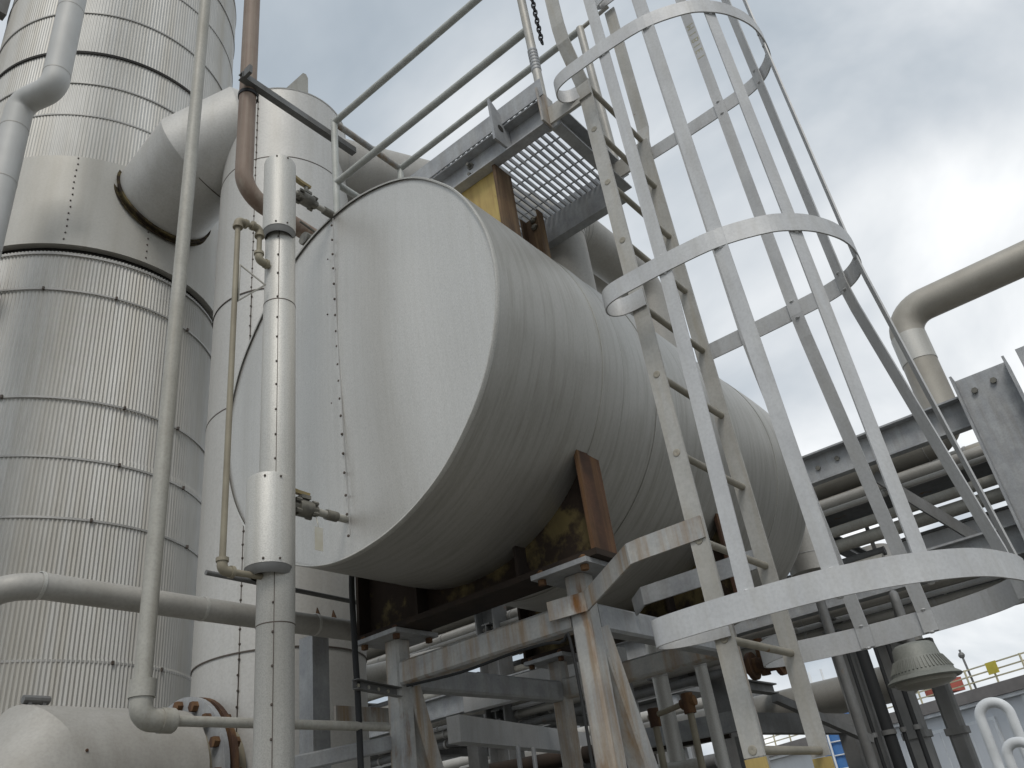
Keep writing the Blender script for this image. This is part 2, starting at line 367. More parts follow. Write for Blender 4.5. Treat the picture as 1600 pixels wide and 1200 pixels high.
# ------------------------------------------------------------------ smooth column
BX, BY, BR = 3.0, 4.0, 0.475
colm = thing("smooth_column", "tall slim column in smooth riveted aluminium behind the left of the tank", "column", (BX, BY, 0))
zs = [0.0, 2.72, 4.22, 5.06, 6.26, 7.0]
mb = MB()
for i in range(5):
    r = BR + (0.004 if i % 2 else 0.0)
    mb.lathe((BX,BY,0), [(r, zs[i]), (r, zs[i+1])], 80)
part(colm, "shell", mb, "vessel")
mb = MB().lathe((BX,BY,0), [(BR+0.002,6.99),(BR+0.006,7.0),(BR-0.01,7.015),(BR*0.6,7.05),(0.001,7.07)], 80); part(colm, "top_cover", mb, "vessel")
for z in zs[1:5]: part(colm, "lap_seam", MB().lathe((BX,BY,0), [(BR+0.0035,z-0.004),(BR+0.0055,z-0.004),(BR+0.0055,z+0.004),(BR+0.0035,z+0.004)], 80), "screw")
sc = MB(); a0 = R_(207)
for k in range(70):
    z = 1.6 + 5.35*k/69; a = a0 + rnd.uniform(-.006,.006)
    sc.ball((BX+(BR+0.004)*math.cos(a), BY+(BR+0.004)*math.sin(a), z), 0.0075, 5)
part(colm, "screw_row", sc, "screw")
sm = MB(); a = a0; c_, s_ = math.cos(a), math.sin(a)
sm.bar((BX+(BR+0.003)*c_, BY+(BR+0.003)*s_, 1.2), (BX+(BR+0.003)*c_, BY+(BR+0.003)*s_, 6.99), 0.004, 0.006, (c_, s_, 0)); part(colm, "vertical_seam", sm, "screw")
lg = MB(); lx, ly = BX-0.12, BY-0.36
lg.add([(lx-0.17,ly,7.0),(lx+0.06,ly,7.0),(lx+0.06,ly,7.33),(lx+0.04,ly,7.36),(lx+0.01,ly,7.35),(lx-0.17,ly+0.03,7.0),(lx+0.06,ly+0.03,7.0),(lx+0.06,ly+0.03,7.33),(lx+0.04,ly+0.03,7.36),(lx+0.01,ly+0.03,7.35)],
       [(0,1,2,3,4),(9,8,7,6,5),(0,5,6,1),(1,6,7,2),(2,7,8,3),(3,8,9,4),(4,9,5,0)])
part(colm, "lifting_lug", lg, "pipe_beige")

# crossover duct from tower to column
duct = thing("crossover_duct", "fat mitred duct joining the corrugated tower to the smooth column", "duct", (2.7, 4.7, 6.2))
d0, d1, d2, d3 = V((2.53,4.97,6.6)), V((2.53,4.47,6.72)), V((2.70,4.22,6.86)), V((3.0,4.12,6.86))
part(duct, "duct_body", MB().tube([d0, d1, d2, d3], [0.39,0.395,0.395,0.39], 56), "vessel", sharp=0.2)
ax = (d1-d0).normalized()
part(duct, "flange", MB().lathe(d0-ax*0.03, [(0.33,-0.12),(0.385,-0.12),(0.385,0.0),(0.415,0.0),(0.415,0.012),(0.393,0.012),(0.393,0.045),(0.412,0.045),(0.412,0.057),(0.36,0.057)], 56, ax), "saddle")
sc = MB(); ax2 = (d2-d1).normalized()
for pt, axx in ((d1, (ax+ax2).normalized()), (d2, (ax2+(d3-d2).normalized()).normalized())):
    sc.lathe(pt, [(0.396,-0.003),(0.402,-0.003),(0.402,0.003),(0.396,0.003)], 56, axx)
part(duct, "mitre_seam", sc, "screw")

# overhead duct leaving the column to the right, behind the tank
od = thing("overhead_duct", "big dull aluminium duct running away from the smooth column above the tank", "duct", (4.2, 3.5, 6.2))
pth = bend([(3.2,3.8,6.6),(4.3,3.5,6.8),(5.4,3.3,7.0),(6.75,3.12,7.0),(6.75,3.12,5.2)], 0.4, 6)
part(od, "duct_body", MB().tube(pth, 0.28, 32), "clad")
sc = MB()
for k in range(0, len(pth)-1):
    d = (pth[k+1]-pth[k]).normalized(); sc.lathe(pth[k]+d*0.1, [(0.281,-0.003),(0.2825,-0.003),(0.2825,0.003),(0.281,0.003)], 32, d)
part(od, "lap_seam", sc, "strap")
part(od, "support_leg", MB().tube([(6.75,3.12,5.2),(6.75,3.12,0)], 0.14, 12), "galv_dark")

# ------------------------------------------------------------------ tank
X0, X1, YC, ZC, RT = 1.95, 4.8, 2.19, 3.464, 0.824
tank = thing("insulated_tank", "large horizontal tank in brushed aluminium jacket with a flat round end cover", "tank", (3.35, YC, 0))
# slight out-of-roundness of the jacket rim (deg measured from +Y towards +Z)
OOR = [(0,1.004),(20,0.992),(40,0.975),(60,0.985),(80,1.005),(100,1.015),(120,1.02),(140,1.005),(160,0.992),(180,0.989),(200,0.986),(220,0.99),(240,1.0),(260,1.004),(280,1.012),(300,1.008),(320,1.004),(340,1.006),(360,1.004)]
def oor(deg):
    deg %= 360
    for (a, x), (b, y) in zip(OOR, OOR[1:]):
        if a <= deg <= b:
            t = (deg-a)/(b-a); t = t*t*(3-2*t); return x+(y-x)*t
    return 1
def tring(x, r, seg=160):
    w = max(0.0, 1-(x-X0)/1.6)
    return [(x, YC+r*(1+(oor(360*j/seg)-1)*w)*math.cos(2*math.pi*j/seg), ZC+r*(1+(oor(360*j/seg)-1)*w)*math.sin(2*math.pi*j/seg)) for j in range(seg)]
def rings_mesh(rs, seg=160, smooth=True):
    mb = MB(); vs = [p for r in rs for p in r]
    mb.add(vs, [(i*seg+j, i*seg+(j+1) % seg, (i+1)*seg+(j+1) % seg, (i+1)*seg+j) for i in range(len(rs)-1) for j in range(seg)], smooth); return mb
secs = [X0, 2.44, 2.62, 2.78, 3.05, 3.72, 4.38, X1]
rs = []
for i in range(7):
    e = 0.0025*((i+1) % 2)
    n = 5
    for k in range(n+1):
        x = secs[i]+(secs[i+1]-secs[i])*k/n
        rs.append(tring(x, RT + e + 0.0028*math.sin(math.pi*k/n)*(1 if i > 0 else 0.3)))
part(tank, "shell", rings_mesh(rs), "tankside")
for x in (3.05, 3.72, 4.38, 2.78): part(tank, "lap_seam", rings_mesh([tring(x-0.0012,RT+0.002),tring(x-0.0012,RT+0.0032),tring(x+0.0012,RT+0.0032),tring(x+0.0012,RT+0.002)]), "tankside")
# end cover, faintly dished and dented
NR, NS = 26, 160; vs = []; fs = []
def dent(y, z):
    d = -0.036*math.exp(-((y-1.90)/0.19)**2)*math.exp(-((z-3.45)/0.5)**2)
    d += -0.010*math.exp(-((y-2.215)/0.035)**2)
    if y > 2.25: d += -0.012*min(y-2.25, 0.42)
    d += 0.012*math.exp(-((y-2.93)/0.05)**2)
    d += 0.008*math.exp(-((y-1.62)/0.12)**2)*math.exp(-((z-3.0)/0.25)**2)
    return d
for i in range(NR+1):
    q = i/NR
    for j in range(NS):
        a = 2*math.pi*j/NS; r = RT*0.998*oor(360*j/NS)*q
        y, z = YC+r*math.cos(a), ZC+r*math.sin(a)
        vs.append((X0+0.006-0.018*(1-q*q)*1.0+dent(y, z)*min(1, (1-q)*5), y, z))
fs = [(i*NS+j, i*NS+(j+1) % NS, (i+1)*NS+(j+1) % NS, (i+1)*NS+j) for i in range(1, NR) for j in range(NS)]
fs += [(0, NS+j, NS+(j+1) % NS) for j in range(NS)]
part(tank, "end_cover", MB().add(vs, fs, True), "face")
part(tank, "rim_bead", rings_mesh([tring(X0-0.004,RT*0.994),tring(X0-0.006,RT+0.002),tring(X0,RT+0.005),tring(X0+0.014,RT+0.0045),tring(X0+0.017,RT+0.002)]), "jacket")
sc = MB(); sm = MB()
for k in range(19):
    z = 2.70 + 1.52*k/18 + rnd.uniform(-.006,.006); y = 2.185 + 0.045*math.sin((z-2.7)/1.52*1.5)
    sc.ball((X0-0.022, y, z), 0.0058, 6)
sm = MB().strip([(X0-0.0235, 2.185+0.045*math.sin((z-2.7)/1.52*1.5)-0.012, z) for z in [2.70+0.05*k for k in range(32)]], 0.004, 0.002, (0,1,0)); part(tank, "overlap_seam", sm, "strap")
for z in (4.05, 3.75, 3.3): sc.ball((X0-0.012, 2.29+rnd.uniform(-.02,.02), z), 0.004, 5)
part(tank, "screw_row", sc, "screw")
hd = [tring(X1+0.30*math.sin(R_(t)), RT*math.cos(R_(t))) for t in range(0, 90, 11)] + [tring(X1+0.30, 0.002)]
part(tank, "domed_head", rings_mesh(hd), "vessel")
def saddle(x):
    y0, y1, zb = YC-0.645, YC+0.645, 2.545
    web = MB(); ys = [y0+(y1-y0)*k/40 for k in range(41)]
    top = [(y, max(zb+0.02, ZC-math.sqrt(max(0, (RT-0.015)**2-(y-YC)**2)))) for y in ys]
    n = 41; vs = []
    for dx in (-0.008, 0.008):
        vs += [(x+dx, y, zb+0.012) for y in ys] + [(x+dx, y, z) for y, z in top]
    fs = []
    for k in range(40):
        fs.append((k, k+1, n+k+1, n+k)); o2 = 2*n; fs.append((o2+k, o2+n+k, o2+n+k+1, o2+k+1)); fs.append((k, o2+k, o2+k+1, k+1))
    sd_ = part(tank, "saddle", web.add(vs, fs), "saddle")
    part(sd_, "base_plate", MB().box((x-0.09,y0-0.02,zb-0.012),(x+0.09,y1+0.02,zb+0.012)), "rust_shade")
    for y, fm in ((y0, "rust"), (y1, "rust_shade")):
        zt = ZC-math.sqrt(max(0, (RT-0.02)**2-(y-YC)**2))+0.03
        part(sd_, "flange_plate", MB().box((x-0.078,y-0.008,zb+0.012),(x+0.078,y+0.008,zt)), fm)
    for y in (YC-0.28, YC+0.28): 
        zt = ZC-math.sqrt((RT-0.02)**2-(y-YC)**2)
        part(sd_, "stiffener_plate", MB().box((x-0.074,y-0.007,zb+0.013),(x+0.074,y+0.007,zt)), "rust_shade")
saddle(2.62); saddle(3.82)

# ------------------------------------------------------------------ support frame under the tank
fr = thing("support_frame", "galvanised square tube frame with rust stains carrying the round tank", "frame", (3.2, 2.2, 0))
LW = 0.084
for x in (2.635, 3.835):
    for y in (1.69, 2.69):
        ty = "galv_rusty"
        part(fr, "leg", MB().bar((x,y,0),(x,y,2.51), LW, LW, (1,0,0), 0.01), ty)
        part(fr, "cap_plate", MB().box((x-0.13,y-0.13,2.512),(x+0.13,y+0.13,2.531)), "galv")
        for dx, dy in ((-.10,-.10),(-.10,.10),(.10,-.10),(.10,.10)):
            b = MB(); b.lathe((x+dx,y+dy,2.531), [(0.017,0),(0.017,0.012),(0.008,0.018),(0.001,0.018)], 6, smooth=False); b.lathe((x+dx,y+dy,2.511), [(0.016,0),(0.016,-0.02),(0.001,-0.02)], 6, smooth=False)
            part(fr, "bolt", b, "rust")
ZB = 2.365
for x in (2.635, 3.835): part(fr, "cross_beam", MB().bar((x,1.69+LW/2,ZB),(x,2.69-LW/2,ZB), 0.078, 0.10, (0,0,1), 0.01), "galv_rusty")
for y in (1.69, 2.69): part(fr, "side_beam", MB().bar((2.635+LW/2,y,ZB-0.01),(3.835-LW/2,y,ZB-0.01), 0.078, 0.10, (0,0,1), 0.01), "galv")
for y in (1.69, 2.69): part(fr, "brace", MB().bar((2.685,y-0.004,2.315),(3.36,y-0.004,0.2), 0.080, 0.082, (0,1,0), 0.008), "galv_rusty")
for zz in (1.1,): 
    part(fr, "cross_beam", MB().bar((3.835,1.69+LW/2,zz),(3.835,2.69-LW/2,zz), 0.078, 0.09, (0,0,1), 0.01), "galv")

# ------------------------------------------------------------------ platform
pf = thing("access_platform", "small galvanised grating platform with pipe handrails on top of the tank", "platform", (2.67, 1.98, 4.385))
PX0, PX1, PY0, PY1, PZ = 2.36, 2.97, 1.25, 2.74, 4.385
H = 0.155
for x, sgn in ((PX0, 1), (PX1, -1)):   # channels, flanges pointing out
    part(pf, "channel_beam", MB().prof((x,PY0,PZ+H/2),(x,PY1,PZ+H/2), Cpoly(0.055,H,0.008,-sgn)), "galv")
for y, sgn in ((PY0, 1), (PY1, -1)):
    part(pf, "channel_beam", MB().prof((PX0+0.009,y,PZ+H/2),(PX1-0.009,y,PZ+H/2), Cpoly(0.055,H-0.012,0.008,sgn)), "galv")
gr = MB(); y = PY0+0.03
while y < PY1-0.02:
    gr.box((PX0-0.055,y-0.0032,PZ+H+0.002),(PX1+0.055,y+0.0032,PZ+H+0.029)); y += 0.0335
x = PX0+0.02
while x < PX1:
    gr.box((x-0.003,PY0+0.02,PZ+H+0.022),(x+0.003,PY1-0.02,PZ+H+0.028)); x += 0.1
part(pf, "grating", gr, "galv")
for x in (PX0-0.058, PX1+0.058): part(pf, "toe_board", MB().box((x-0.003,PY0-0.03,PZ+H+0.004),(x+0.003,PY1,PZ+H+0.108)), "galv")
part(pf, "lug_plate", MB().add([(PX0-0.135,1.46,4.40),(PX0-0.012,1.46,4.405),(PX0-0.012,1.46,4.535),(PX0-0.06,1.46,4.60),(PX0-0.135,1.46,4.66),
      (PX0-0.135,1.472,4.40),(PX0-0.012,1.472,4.405),(PX0-0.012,1.472,4.535),(PX0-0.06,1.472,4.60),(PX0-0.135,1.472,4.66)],
      [(0,1,2,3,4),(9,8,7,6,5),(0,5,6,1),(1,6,7,2),(2,7,8,3),(3,8,9,4),(4,9,5,0)]), "galv")
part(pf, "eye_hole", MB().lathe((PX0-0.08,1.459,4.50), [(0.001,0),(0.020,0)], 16, (0,-1,0)), "dark")
part(pf, "corner_plate", MB().box((PX0-0.07,PY0-0.012,PZ+0.005),(PX0+0.05,PY0-0.002,PZ+H+0.06)), "galv_rusty")
for x in (2.352, 2.872): part(pf, "ladder_link", MB().box((x-0.006,1.075,PZ+0.02),(x+0.006,PY0-0.013,PZ+0.12)), "ladder")
# supports standing on the tank
sp = part(pf, "support_bracket", MB().box((PX0+0.002,1.575,3.9),(PX0+0.014,1.86,PZ+0.04)), "yellow")
part(sp, "edge_flange", MB().box((PX0-0.03,1.558,3.9),(PX0+0.09,1.574,PZ+0.0)), "rustpost")
ch = part(pf, "support_post", MB().prof((PX1-0.09,1.735,3.8),(PX1-0.09,1.735,PZ+0.115), Cpoly(0.05,0.115,0.008,1), (0,1,0)), "rustpost")
bt = MB()
for z in (PZ+0.05, PZ+0.10): bt.lathe((PX1-0.09-0.002,1.735,z), [(0.020,0),(0.020,-0.012),(0.012,-0.02),(0.001,-0.02)], 6, (1,0,0), False)
part(ch, "bolt_set", bt, "valve")
bt = MB()
for z in (PZ+0.045, PZ+0.11): bt.lathe((PX0,1.71,z), [(0.020,0),(0.020,-0.014),(0.010,-0.014),(0.010,-0.035),(0.001,-0.035)], 6, (1,0,0), False)
part(pf, "bolt_set", bt, "valve")
# handrails
RZ, MZ, rr = 5.63, 5.125, 0.0205
def rail(pts, r=rr, m_="railpipe", name="handrail"): part(pf, name, MB().tube(pts, r, 14), m_)
rail([(2.385,1.27,RZ),(2.385,2.71,RZ)]); rail([(2.385,1.27,MZ),(2.385,2.71,MZ)])
rail([(2.945,1.24,RZ),(2.945,2.72,RZ)]); rail([(2.945,1.24,MZ),(2.945,2.72,MZ)])
rail([(2.385,2.71,RZ),(2.945,2.715,RZ)], m_="galv_rusty"); rail([(2.385,2.71,MZ),(2.945,2.715,MZ)])
rail([(2.385,2.71,PZ+H),(2.385,2.71,RZ+0.015)], name="rail_post"); rail([(2.945,2.715,PZ+H),(2.945,2.715,RZ+0.015)], name="rail_post")
rail([(2.935,1.235,PZ+H),(2.935,1.235,RZ)], 0.022, "ladder", "rail_post")
cp = MB().tube([(2.375,1.265,PZ+0.03),(2.375,1.265,6.5)], 0.0215, 14); part(pf, "rail_post", cp, "ladder")
cp = MB()
for k in range(7): cp.lathe((2.375,1.265,4.80+0.022*k), [(0.0215,0),(0.0245,0.005),(0.0245,0.015),(0.0215,0.02)], 14)
part(pf, "gate_hinge_spring", cp, "galv")

# hanging chain beside the corner post
chn = MB(); z = 6.2; k = 0
while z > 4.98:
    c = V((2.395,1.215,z)); ring = []
    for j in range(13):
        a = 2*math.pi*j/12; px_, pz_ = 0.0105*math.cos(a), 0.021*math.sin(a)
        ring.append(c + (V((px_,0,pz_)) if k % 2 else V((0,px_,pz_))))
    chn.tube(ring, 0.0042, 6, False); z -= 0.031; k += 1
single("hanging_chain", chn, "chain", "dark steel chain hanging beside the platform corner post", "chain")

# ------------------------------------------------------------------ caged ladder
ld = thing("caged_ladder", "pale grey fixed ladder with a safety cage beside the tank", "ladder", (2.6, 0.8, 0))
XL, XR, YL = 2.36, 2.862, 1.045
for x, sg in ((XL, 1), (XR, 1)):
    part(ld, "rail", MB().box((x-0.005,YL-0.031,1.765),(x+0.005,YL+0.031,4.52)), "ladder")
    part(ld, "rail_foot", MB().box((x-0.0051,YL-0.0312,0),(x+0.0051,YL+0.0312,1.762)), "yellow", "yellow painted lower rail")
for k in range(-5, 10):
    z = 1.7826+0.305*k
    mb = MB().tube([(XL-0.006,YL,z),(XR+0.006,YL,z)], 0.0125, 12)
    part(ld, "rung", mb, "rung")
wl = MB()
for k in range(-1, 9): wl.lathe((XL-0.005,YL,1.7826+0.305*k), [(0.0135,0),(0.013,-0.002),(0.009,-0.003),(0.001,-0.001)], 14, (1,0,0))
part(ld, "rung_weld", wl, "rung")
# walk-through grab rails
part(ld, "grab_rail", MB().strip([(2.352,YL,4.42),(2.35,YL,4.50),(2.262,YL,4.70),(2.25,YL,4.80),(2.25,YL,6.3)], 0.062, 0.011, (0,1,0)), "ladder")
part(ld, "grab_rail", MB().strip([(2.872,YL,4.42),(2.88,YL,4.52),(2.93,YL,4.66),(2.935,YL,4.72),(2.955,YL,5.62)], 0.062, 0.011, (0,1,0)), "ladder")
part(ld, "grab_rail_tie", MB().tube([(2.955,YL,5.66),(2.95,1.24,5.64)], 0.012, 10), "ladder")
hm = [(2.3495,1.015),(2.349,1.07),(2.338,1.115),(2.308,1.142),(2.270,1.138),(2.243,1.11),(2.232,1.06),(2.232,0.98),(2.236,0.84),(2.256,0.67),(2.315,0.525),(2.375,0.452),(2.455,0.393),(2.575,0.347),(2.71,0.342),(2.815,0.372),(2.878,0.44),(2.905,0.53),(2.914,0.66),(2.918,0.85),(2.917,1.04),(2.912,1.075),(2.900,1.09),(2.885,1.075),(2.8735,1.02)]
hb = [(2.3495,1.02),(2.345,1.11),(2.31,1.185),(2.262,1.212),(2.226,1.19),(2.212,1.12),(2.208,0.98),(2.217,0.86),(2.25,0.66),(2.33,0.50),(2.46,0.365),(2.62,0.30),(2.79,0.275),(2.96,0.312),(3.075,0.41),(3.135,0.54),(3.165,0.68),(3.165,0.88),(3.11,1.12),(3.055,1.20),(2.99,1.20),(2.92,1.13),(2.8725,1.02)]
for z in (5.66, 4.47, 3.322): part(ld, "cage_hoop", MB().strip([(a,b,z) for a, b in spline([(p[0],p[1],0) for p in hm], 5) for b in [b]] if False else [(p.x,p.y,z) for p in spline([(q[0],q[1],0) for q in hm], 5)], 0.074, 0.006), "cage")
part(ld, "cage_hoop", MB().strip([(p.x,p.y,2.128) for p in spline([(q[0],q[1],0) for q in hb], 5)], 0.078, 0.007), "cage")
bars = [((2.2415,0.868),(2.220,0.885)), ((2.264,0.665),(2.262,0.655)), ((2.392,0.450),(2.395,0.455)), ((2.70,0.351),(2.80,0.288)), ((2.868,0.450),(2.96,0.326)), ((2.9065,0.655),(3.152,0.655)), ((2.910,0.87),(3.155,0.875))]
for (mx, my), (bx, by) in bars:
    n = V((mx-2.575, my-0.70, 0))
    if my > 0.6: n = V((1 if mx > 2.575 else -1, 0, 0))
    tdir = V((-n.y, n.x, 0)).normalized()
    part(ld, "cage_bar", MB().strip([(mx,my,6.3),(mx,my,3.30),(mx+(bx-mx)*0.06,my+(by-my)*0.06,3.2),(bx,by,2.16),(bx,by,2.092)], 0.049, 0.0055, tdir), "cage")
fc = bpy.data.curves.new("stencil_marks", "FONT"); fc.body = "M 1 B I E 1"; fc.size = 0.052; fc.extrude = 0.0003; fc.space_character = 1.1
fo = bpy.data.objects.new("stencil_marks", fc); COL.objects.link(fo); fo["_b"] = (0,0,0)
me_ = bpy.data.meshes.new_from_object(fo); bpy.data.objects.remove(fo)
tm = bpy.data.objects.new("stencil_marks", me_); COL.objects.link(tm); me_.materials.clear(); me_.materials.append(M["faint"])
tm.parent = ld; mm = Matrix(((0,0,-1,2.9035-2.6),(0,1,0,0.637-0.8),(-1,0,0,5.07),(0,0,0,1)))
tm.matrix_local = mm
for (mx, my), (bx, by) in bars:
    wb = MB()
    for z, px_, py_ in ((4.47,mx,my),(3.322,mx,my),(2.128,bx,by)):
        for dz in (-0.0385, 0.0385): wb.ball((px_, py_, z+dz), 0.0065, 6, (1.6,1.6,0.8))
    part(ld, "weld_bead", wb, "cage")
part(ld, "wall_bracket", MB().strip([(2.56,1.80,2.395),(2.583,1.64,2.395),(2.36,1.30,2.43),(2.3535,1.25,2.43),(2.352,1.02,2.43)], 0.072, 0.009), "galv_rusty")
part(ld, "wall_bracket", MB().strip([(2.93,1.64,2.415),(2.868,1.56,2.43),(2.868,1.02,2.43)], 0.07, 0.009), "galv")

# ------------------------------------------------------------------ level bridle standpipe
SX, SY = 1.632, 2.208
st = thing("level_standpipe", "slender insulated standpipe with two fatter sleeves in front of the tank end", "pipe", (SX, SY, 0))
part(st, "pipe_jacket", MB().lathe((SX,SY,0), [(0.060,0),(0.060,2.34),(0.0615,2.342),(0.0615,3.60),(0.060,3.602),(0.060,4.0)], 40), "jacket")
ux, uy = SX-0.020, SY-0.018
part(st, "sleeve", MB().lathe((ux,uy,0), [(0.0665,3.955),(0.0665,4.34),(0.062,4.35),(0.001,4.352)], 40), "jacket")
lx, ly = SX-0.040, SY-0.012
part(st, "sleeve", MB().lathe((lx,ly,0), [(0.076,2.525),(0.076,2.83),(0.071,2.842),(0.001,2.843)], 40), "jacket")
for (x_, y_, r_, z_) in ((ux,uy,0.0655,3.956), (lx,ly,0.0752,2.526)):
    part(st, "sleeve_end", MB().lathe((x_,y_,z_), [(r_,0),(r_*0.9,-0.02),(0.055,-0.028)], 40), "colgrey")
sc = MB(); a = R_(226)
for k in range(25):
    z = 1.5+2.42*k/24
    if 2.47 < z < 2.87: continue
    sc.ball((SX+0.061*math.cos(a), SY+0.061*math.sin(a), z+rnd.uniform(-.008,.008)), 0.0048, 6)
for (x_, y_, r_, zz) in ((ux,uy,0.067,(3.967,4.335)), (lx,ly,0.077,(2.537,2.825))):
    for z in zz:
        for aa in (222, 262): sc.ball((x_+r_*math.cos(R_(aa)), y_+r_*math.sin(R_(aa)), z), 0.0045, 6)
part(st, "screw_row", sc, "screw")
sm = MB().bar((SX+0.061*math.cos(R_(229)),SY+0.061*math.sin(R_(229)),1.0),(SX+0.061*math.cos(R_(229)),SY+0.061*math.sin(R_(229)),3.95),0.002,0.003,(1,1,0))
part(st, "vertical_seam", sm, "screw")
for z in (2.345, 3.60): part(st, "lap_seam", MB().lathe((SX,SY,0), [(0.0605,z-0.002),(0.0622,z-0.002),(0.0622,z+0.002),(0.0605,z+0.002)], 40), "screw")

def valve(z, y, xv, label, dark_sc=1.0, lever_up=0.075):
    t = thing("ball_valve", label, "valve", (xv, y, z))
    part(t, "nozzle_pipe", MB().tube([(SX+0.05,y,z),(X0-0.01,y,z)], 0.0135, 12), "pipe_beige")
    b = MB().tube([(xv-0.055,y,z),(xv+0.055,y,z)], 0.021, 8).tube([(xv-0.03,y,z),(xv+0.03,y,z)], 0.031, 10)
    b.tube([(xv+0.10,y,z),(xv+0.15,y,z)], 0.019, 12)
    for dx in (-0.036, 0.036):
        for k in range(4):
            a = R_(45+90*k); b.tube([(xv+dx-0.012,y+0.028*math.cos(a),z+0.028*math.sin(a)),(xv+dx+0.012,y+0.028*math.cos(a),z+0.028*math.sin(a))], 0.008, 6)
    b.tube([(xv,y,z),(xv,y,z+lever_up)], 0.010, 8); b.box((xv-0.02,y-0.018,z+0.032),(xv+0.02,y+0.018,z+0.046))
    part(t, "valve_body", b, "valve")
    part(t, "lever", MB().strip([(xv+0.02,y,z+lever_up),(xv-0.03,y,z+lever_up+0.002),(xv-0.16,y-0.01,z+lever_up+0.014)], 0.026, 0.012, (0,1,0.25)), "lever")
    return t
valve(4.305, 2.25, 1.80, "upper tan handled ball valve on the nozzle near the tank top", lever_up=0.085)
valve(2.775, 2.208, 1.745, "lower tan handled ball valve between standpipe sleeve and tank end", lever_up=0.055)
tg = MB().box((1.765,2.172,2.615),(1.80,2.1735,2.70)).tube([(1.782,2.173,2.70),(1.785,2.19,2.745)], 0.0015, 5)
single("valve_tag", tg, "tag", "blank pale metal tag hanging under the lower ball valve", "tag")

# small drain line beside the standpipe
dl = thing("drain_line", "thin tan threaded pipe with elbows beside the insulated standpipe", "pipe", (1.42, 2.2, 2.4))
part(dl, "pipe", MB().tube(bend([(1.60,2.205,2.50),(1.425,2.20,2.495),(1.425,2.20,3.925),(1.525,2.20,3.935),(1.525,2.20,3.775),(1.60,2.20,3.765)], 0.012, 4), 0.0105, 12), "pipe_ochre")
for c, dd in (((1.425,2.20,2.495),((1,0,0),(0,0,1))), ((1.425,2.20,3.925),((0,0,-1),(1,0,0))), ((1.525,2.20,3.935),((-1,0,0),(0,0,-1))), ((1.525,2.20,3.775),((0,0,1),(1,0,0)))):
    el = MB(); p = V(c); e = bend([p+V(dd[0])*0.036, p, p+V(dd[1])*0.036], 0.018, 5); el.tube(e, 0.0165, 12)
    for q in dd: el.tube([p+V(q)*0.028, p+V(q)*0.040], 0.020, 12)
    part(dl, "elbow_fitting", el, "pipe_ochre")
tr = MB().tube([(1.435,2.19,3.70),(1.55,2.19,3.66),(1.435,2.19,3.53),(1.435,2.19,3.70)], 0.0035, 6); part(dl, "bracket", tr, "pipe_beige")

# ------------------------------------------------------------------ pipes on the left
tp = thing("tall_riser_pipe", "long weathered grey riser pipe crossing the corrugated tower, ending in a threaded elbow", "pipe", (1.42, 2.6, 2.1))
PYY = 2.6
part(tp, "pipe", MB().tube([(1.435,PYY,9.0),(1.418,PYY,2.24)], 0.0285, 20), "pipe_beige")
part(tp, "elbow_fitting", MB().tube(bend([(1.42,PYY,2.25),(1.42,PYY,2.135),(1.535,PYY,2.135)], 0.045, 8), 0.036, 20).tube([(1.42,PYY,2.20),(1.42,PYY,2.255)], 0.041, 20).tube([(1.485,PYY,2.135),(1.53,PYY,2.135)], 0.039, 20), "pipe_beige")
part(tp, "branch_pipe", MB().tube([(1.52,PYY,2.135),(2.47,PYY,2.135)], 0.017, 14), "pipe_beige")

hp = thing("sloping_clad_pipe", "horizontal grey clad pipe with an elbow passing in front of the smooth column", "pipe", (1.9, 2.9, 2.5))
part(hp, "pipe", MB().tube(bend([(0.99,3.6,2.50),(1.08,2.92,2.60),(1.20,2.9,2.615),(2.75,2.9,2.605)], 0.12, 8), 0.045, 24), "clad")
cl_ = MB()
for x in (1.185, 1.80, 2.35): cl_.lathe((x,2.9,2.615-0.006*(x-1.2)/1.5), [(0.045,-0.006),(0.048,-0.006),(0.048,0.006),(0.045,0.006)], 24, (1,0,0))
part(hp, "lap_seam", cl_, "jacket")
single("thin_conduit", MB().tube([(1.9,3.05,2.82),(2.75,3.05,2.80)], 0.011, 10), "galv_dark", "thin dark conduit running under the tank end beside the black cable", "conduit")

lo = thing("low_mitred_duct", "wide clad duct with a mitred bend and rusty bolted flange at bottom left", "duct", (2.0, 4.0, 2.0))
LY, LZ, LR = 4.0, 2.13, 0.335
part(lo, "duct_body", MB().tube([(1.15,3.72,1.25),(1.78,LY,LZ),(2.36,LY,LZ)], LR, 48), "clad", sharp=0.2)
part(lo, "neck", MB().lathe((0,LY,LZ), [(0.30,2.34),(0.30,2.58)], 40, (1,0,0)), "pipe_ochre")
for x0 in (2.395, 2.445): part(lo, "flange", MB().lathe((x0,LY,LZ), [(0.28,0),(0.40,0),(0.40,0.028),(0.28,0.028)], 56, (1,0,0)), "galv" if x0 < 2.4 else "rust")
for k in range(16):
    a = 2*math.pi*k/16
    bo = MB()
    for xb in (2.365, 2.474): bo.lathe((xb,LY+0.36*math.cos(a),LZ+0.36*math.sin(a)), [(0.001,0),(0.026,0),(0.026,0.03),(0.001,0.03)], 6, (1,0,0), False)
    bo.tube([(2.39,LY+0.36*math.cos(a),LZ+0.36*math.sin(a)),(2.48,LY+0.36*math.cos(a),LZ+0.36*math.sin(a))], 0.012, 6); part(lo, "bolt", bo, "rust")
part(lo, "top_lug", MB().bar((1.62,3.95,LZ+0.352),(1.73,3.95,LZ+0.352),0.04,0.035,(0,0,1),0.012).box((1.64,3.935,LZ+0.29),(1.655,3.965,LZ+0.34)).box((1.70,3.935,LZ+0.29),(1.715,3.965,LZ+0.34)), "galv_dark")
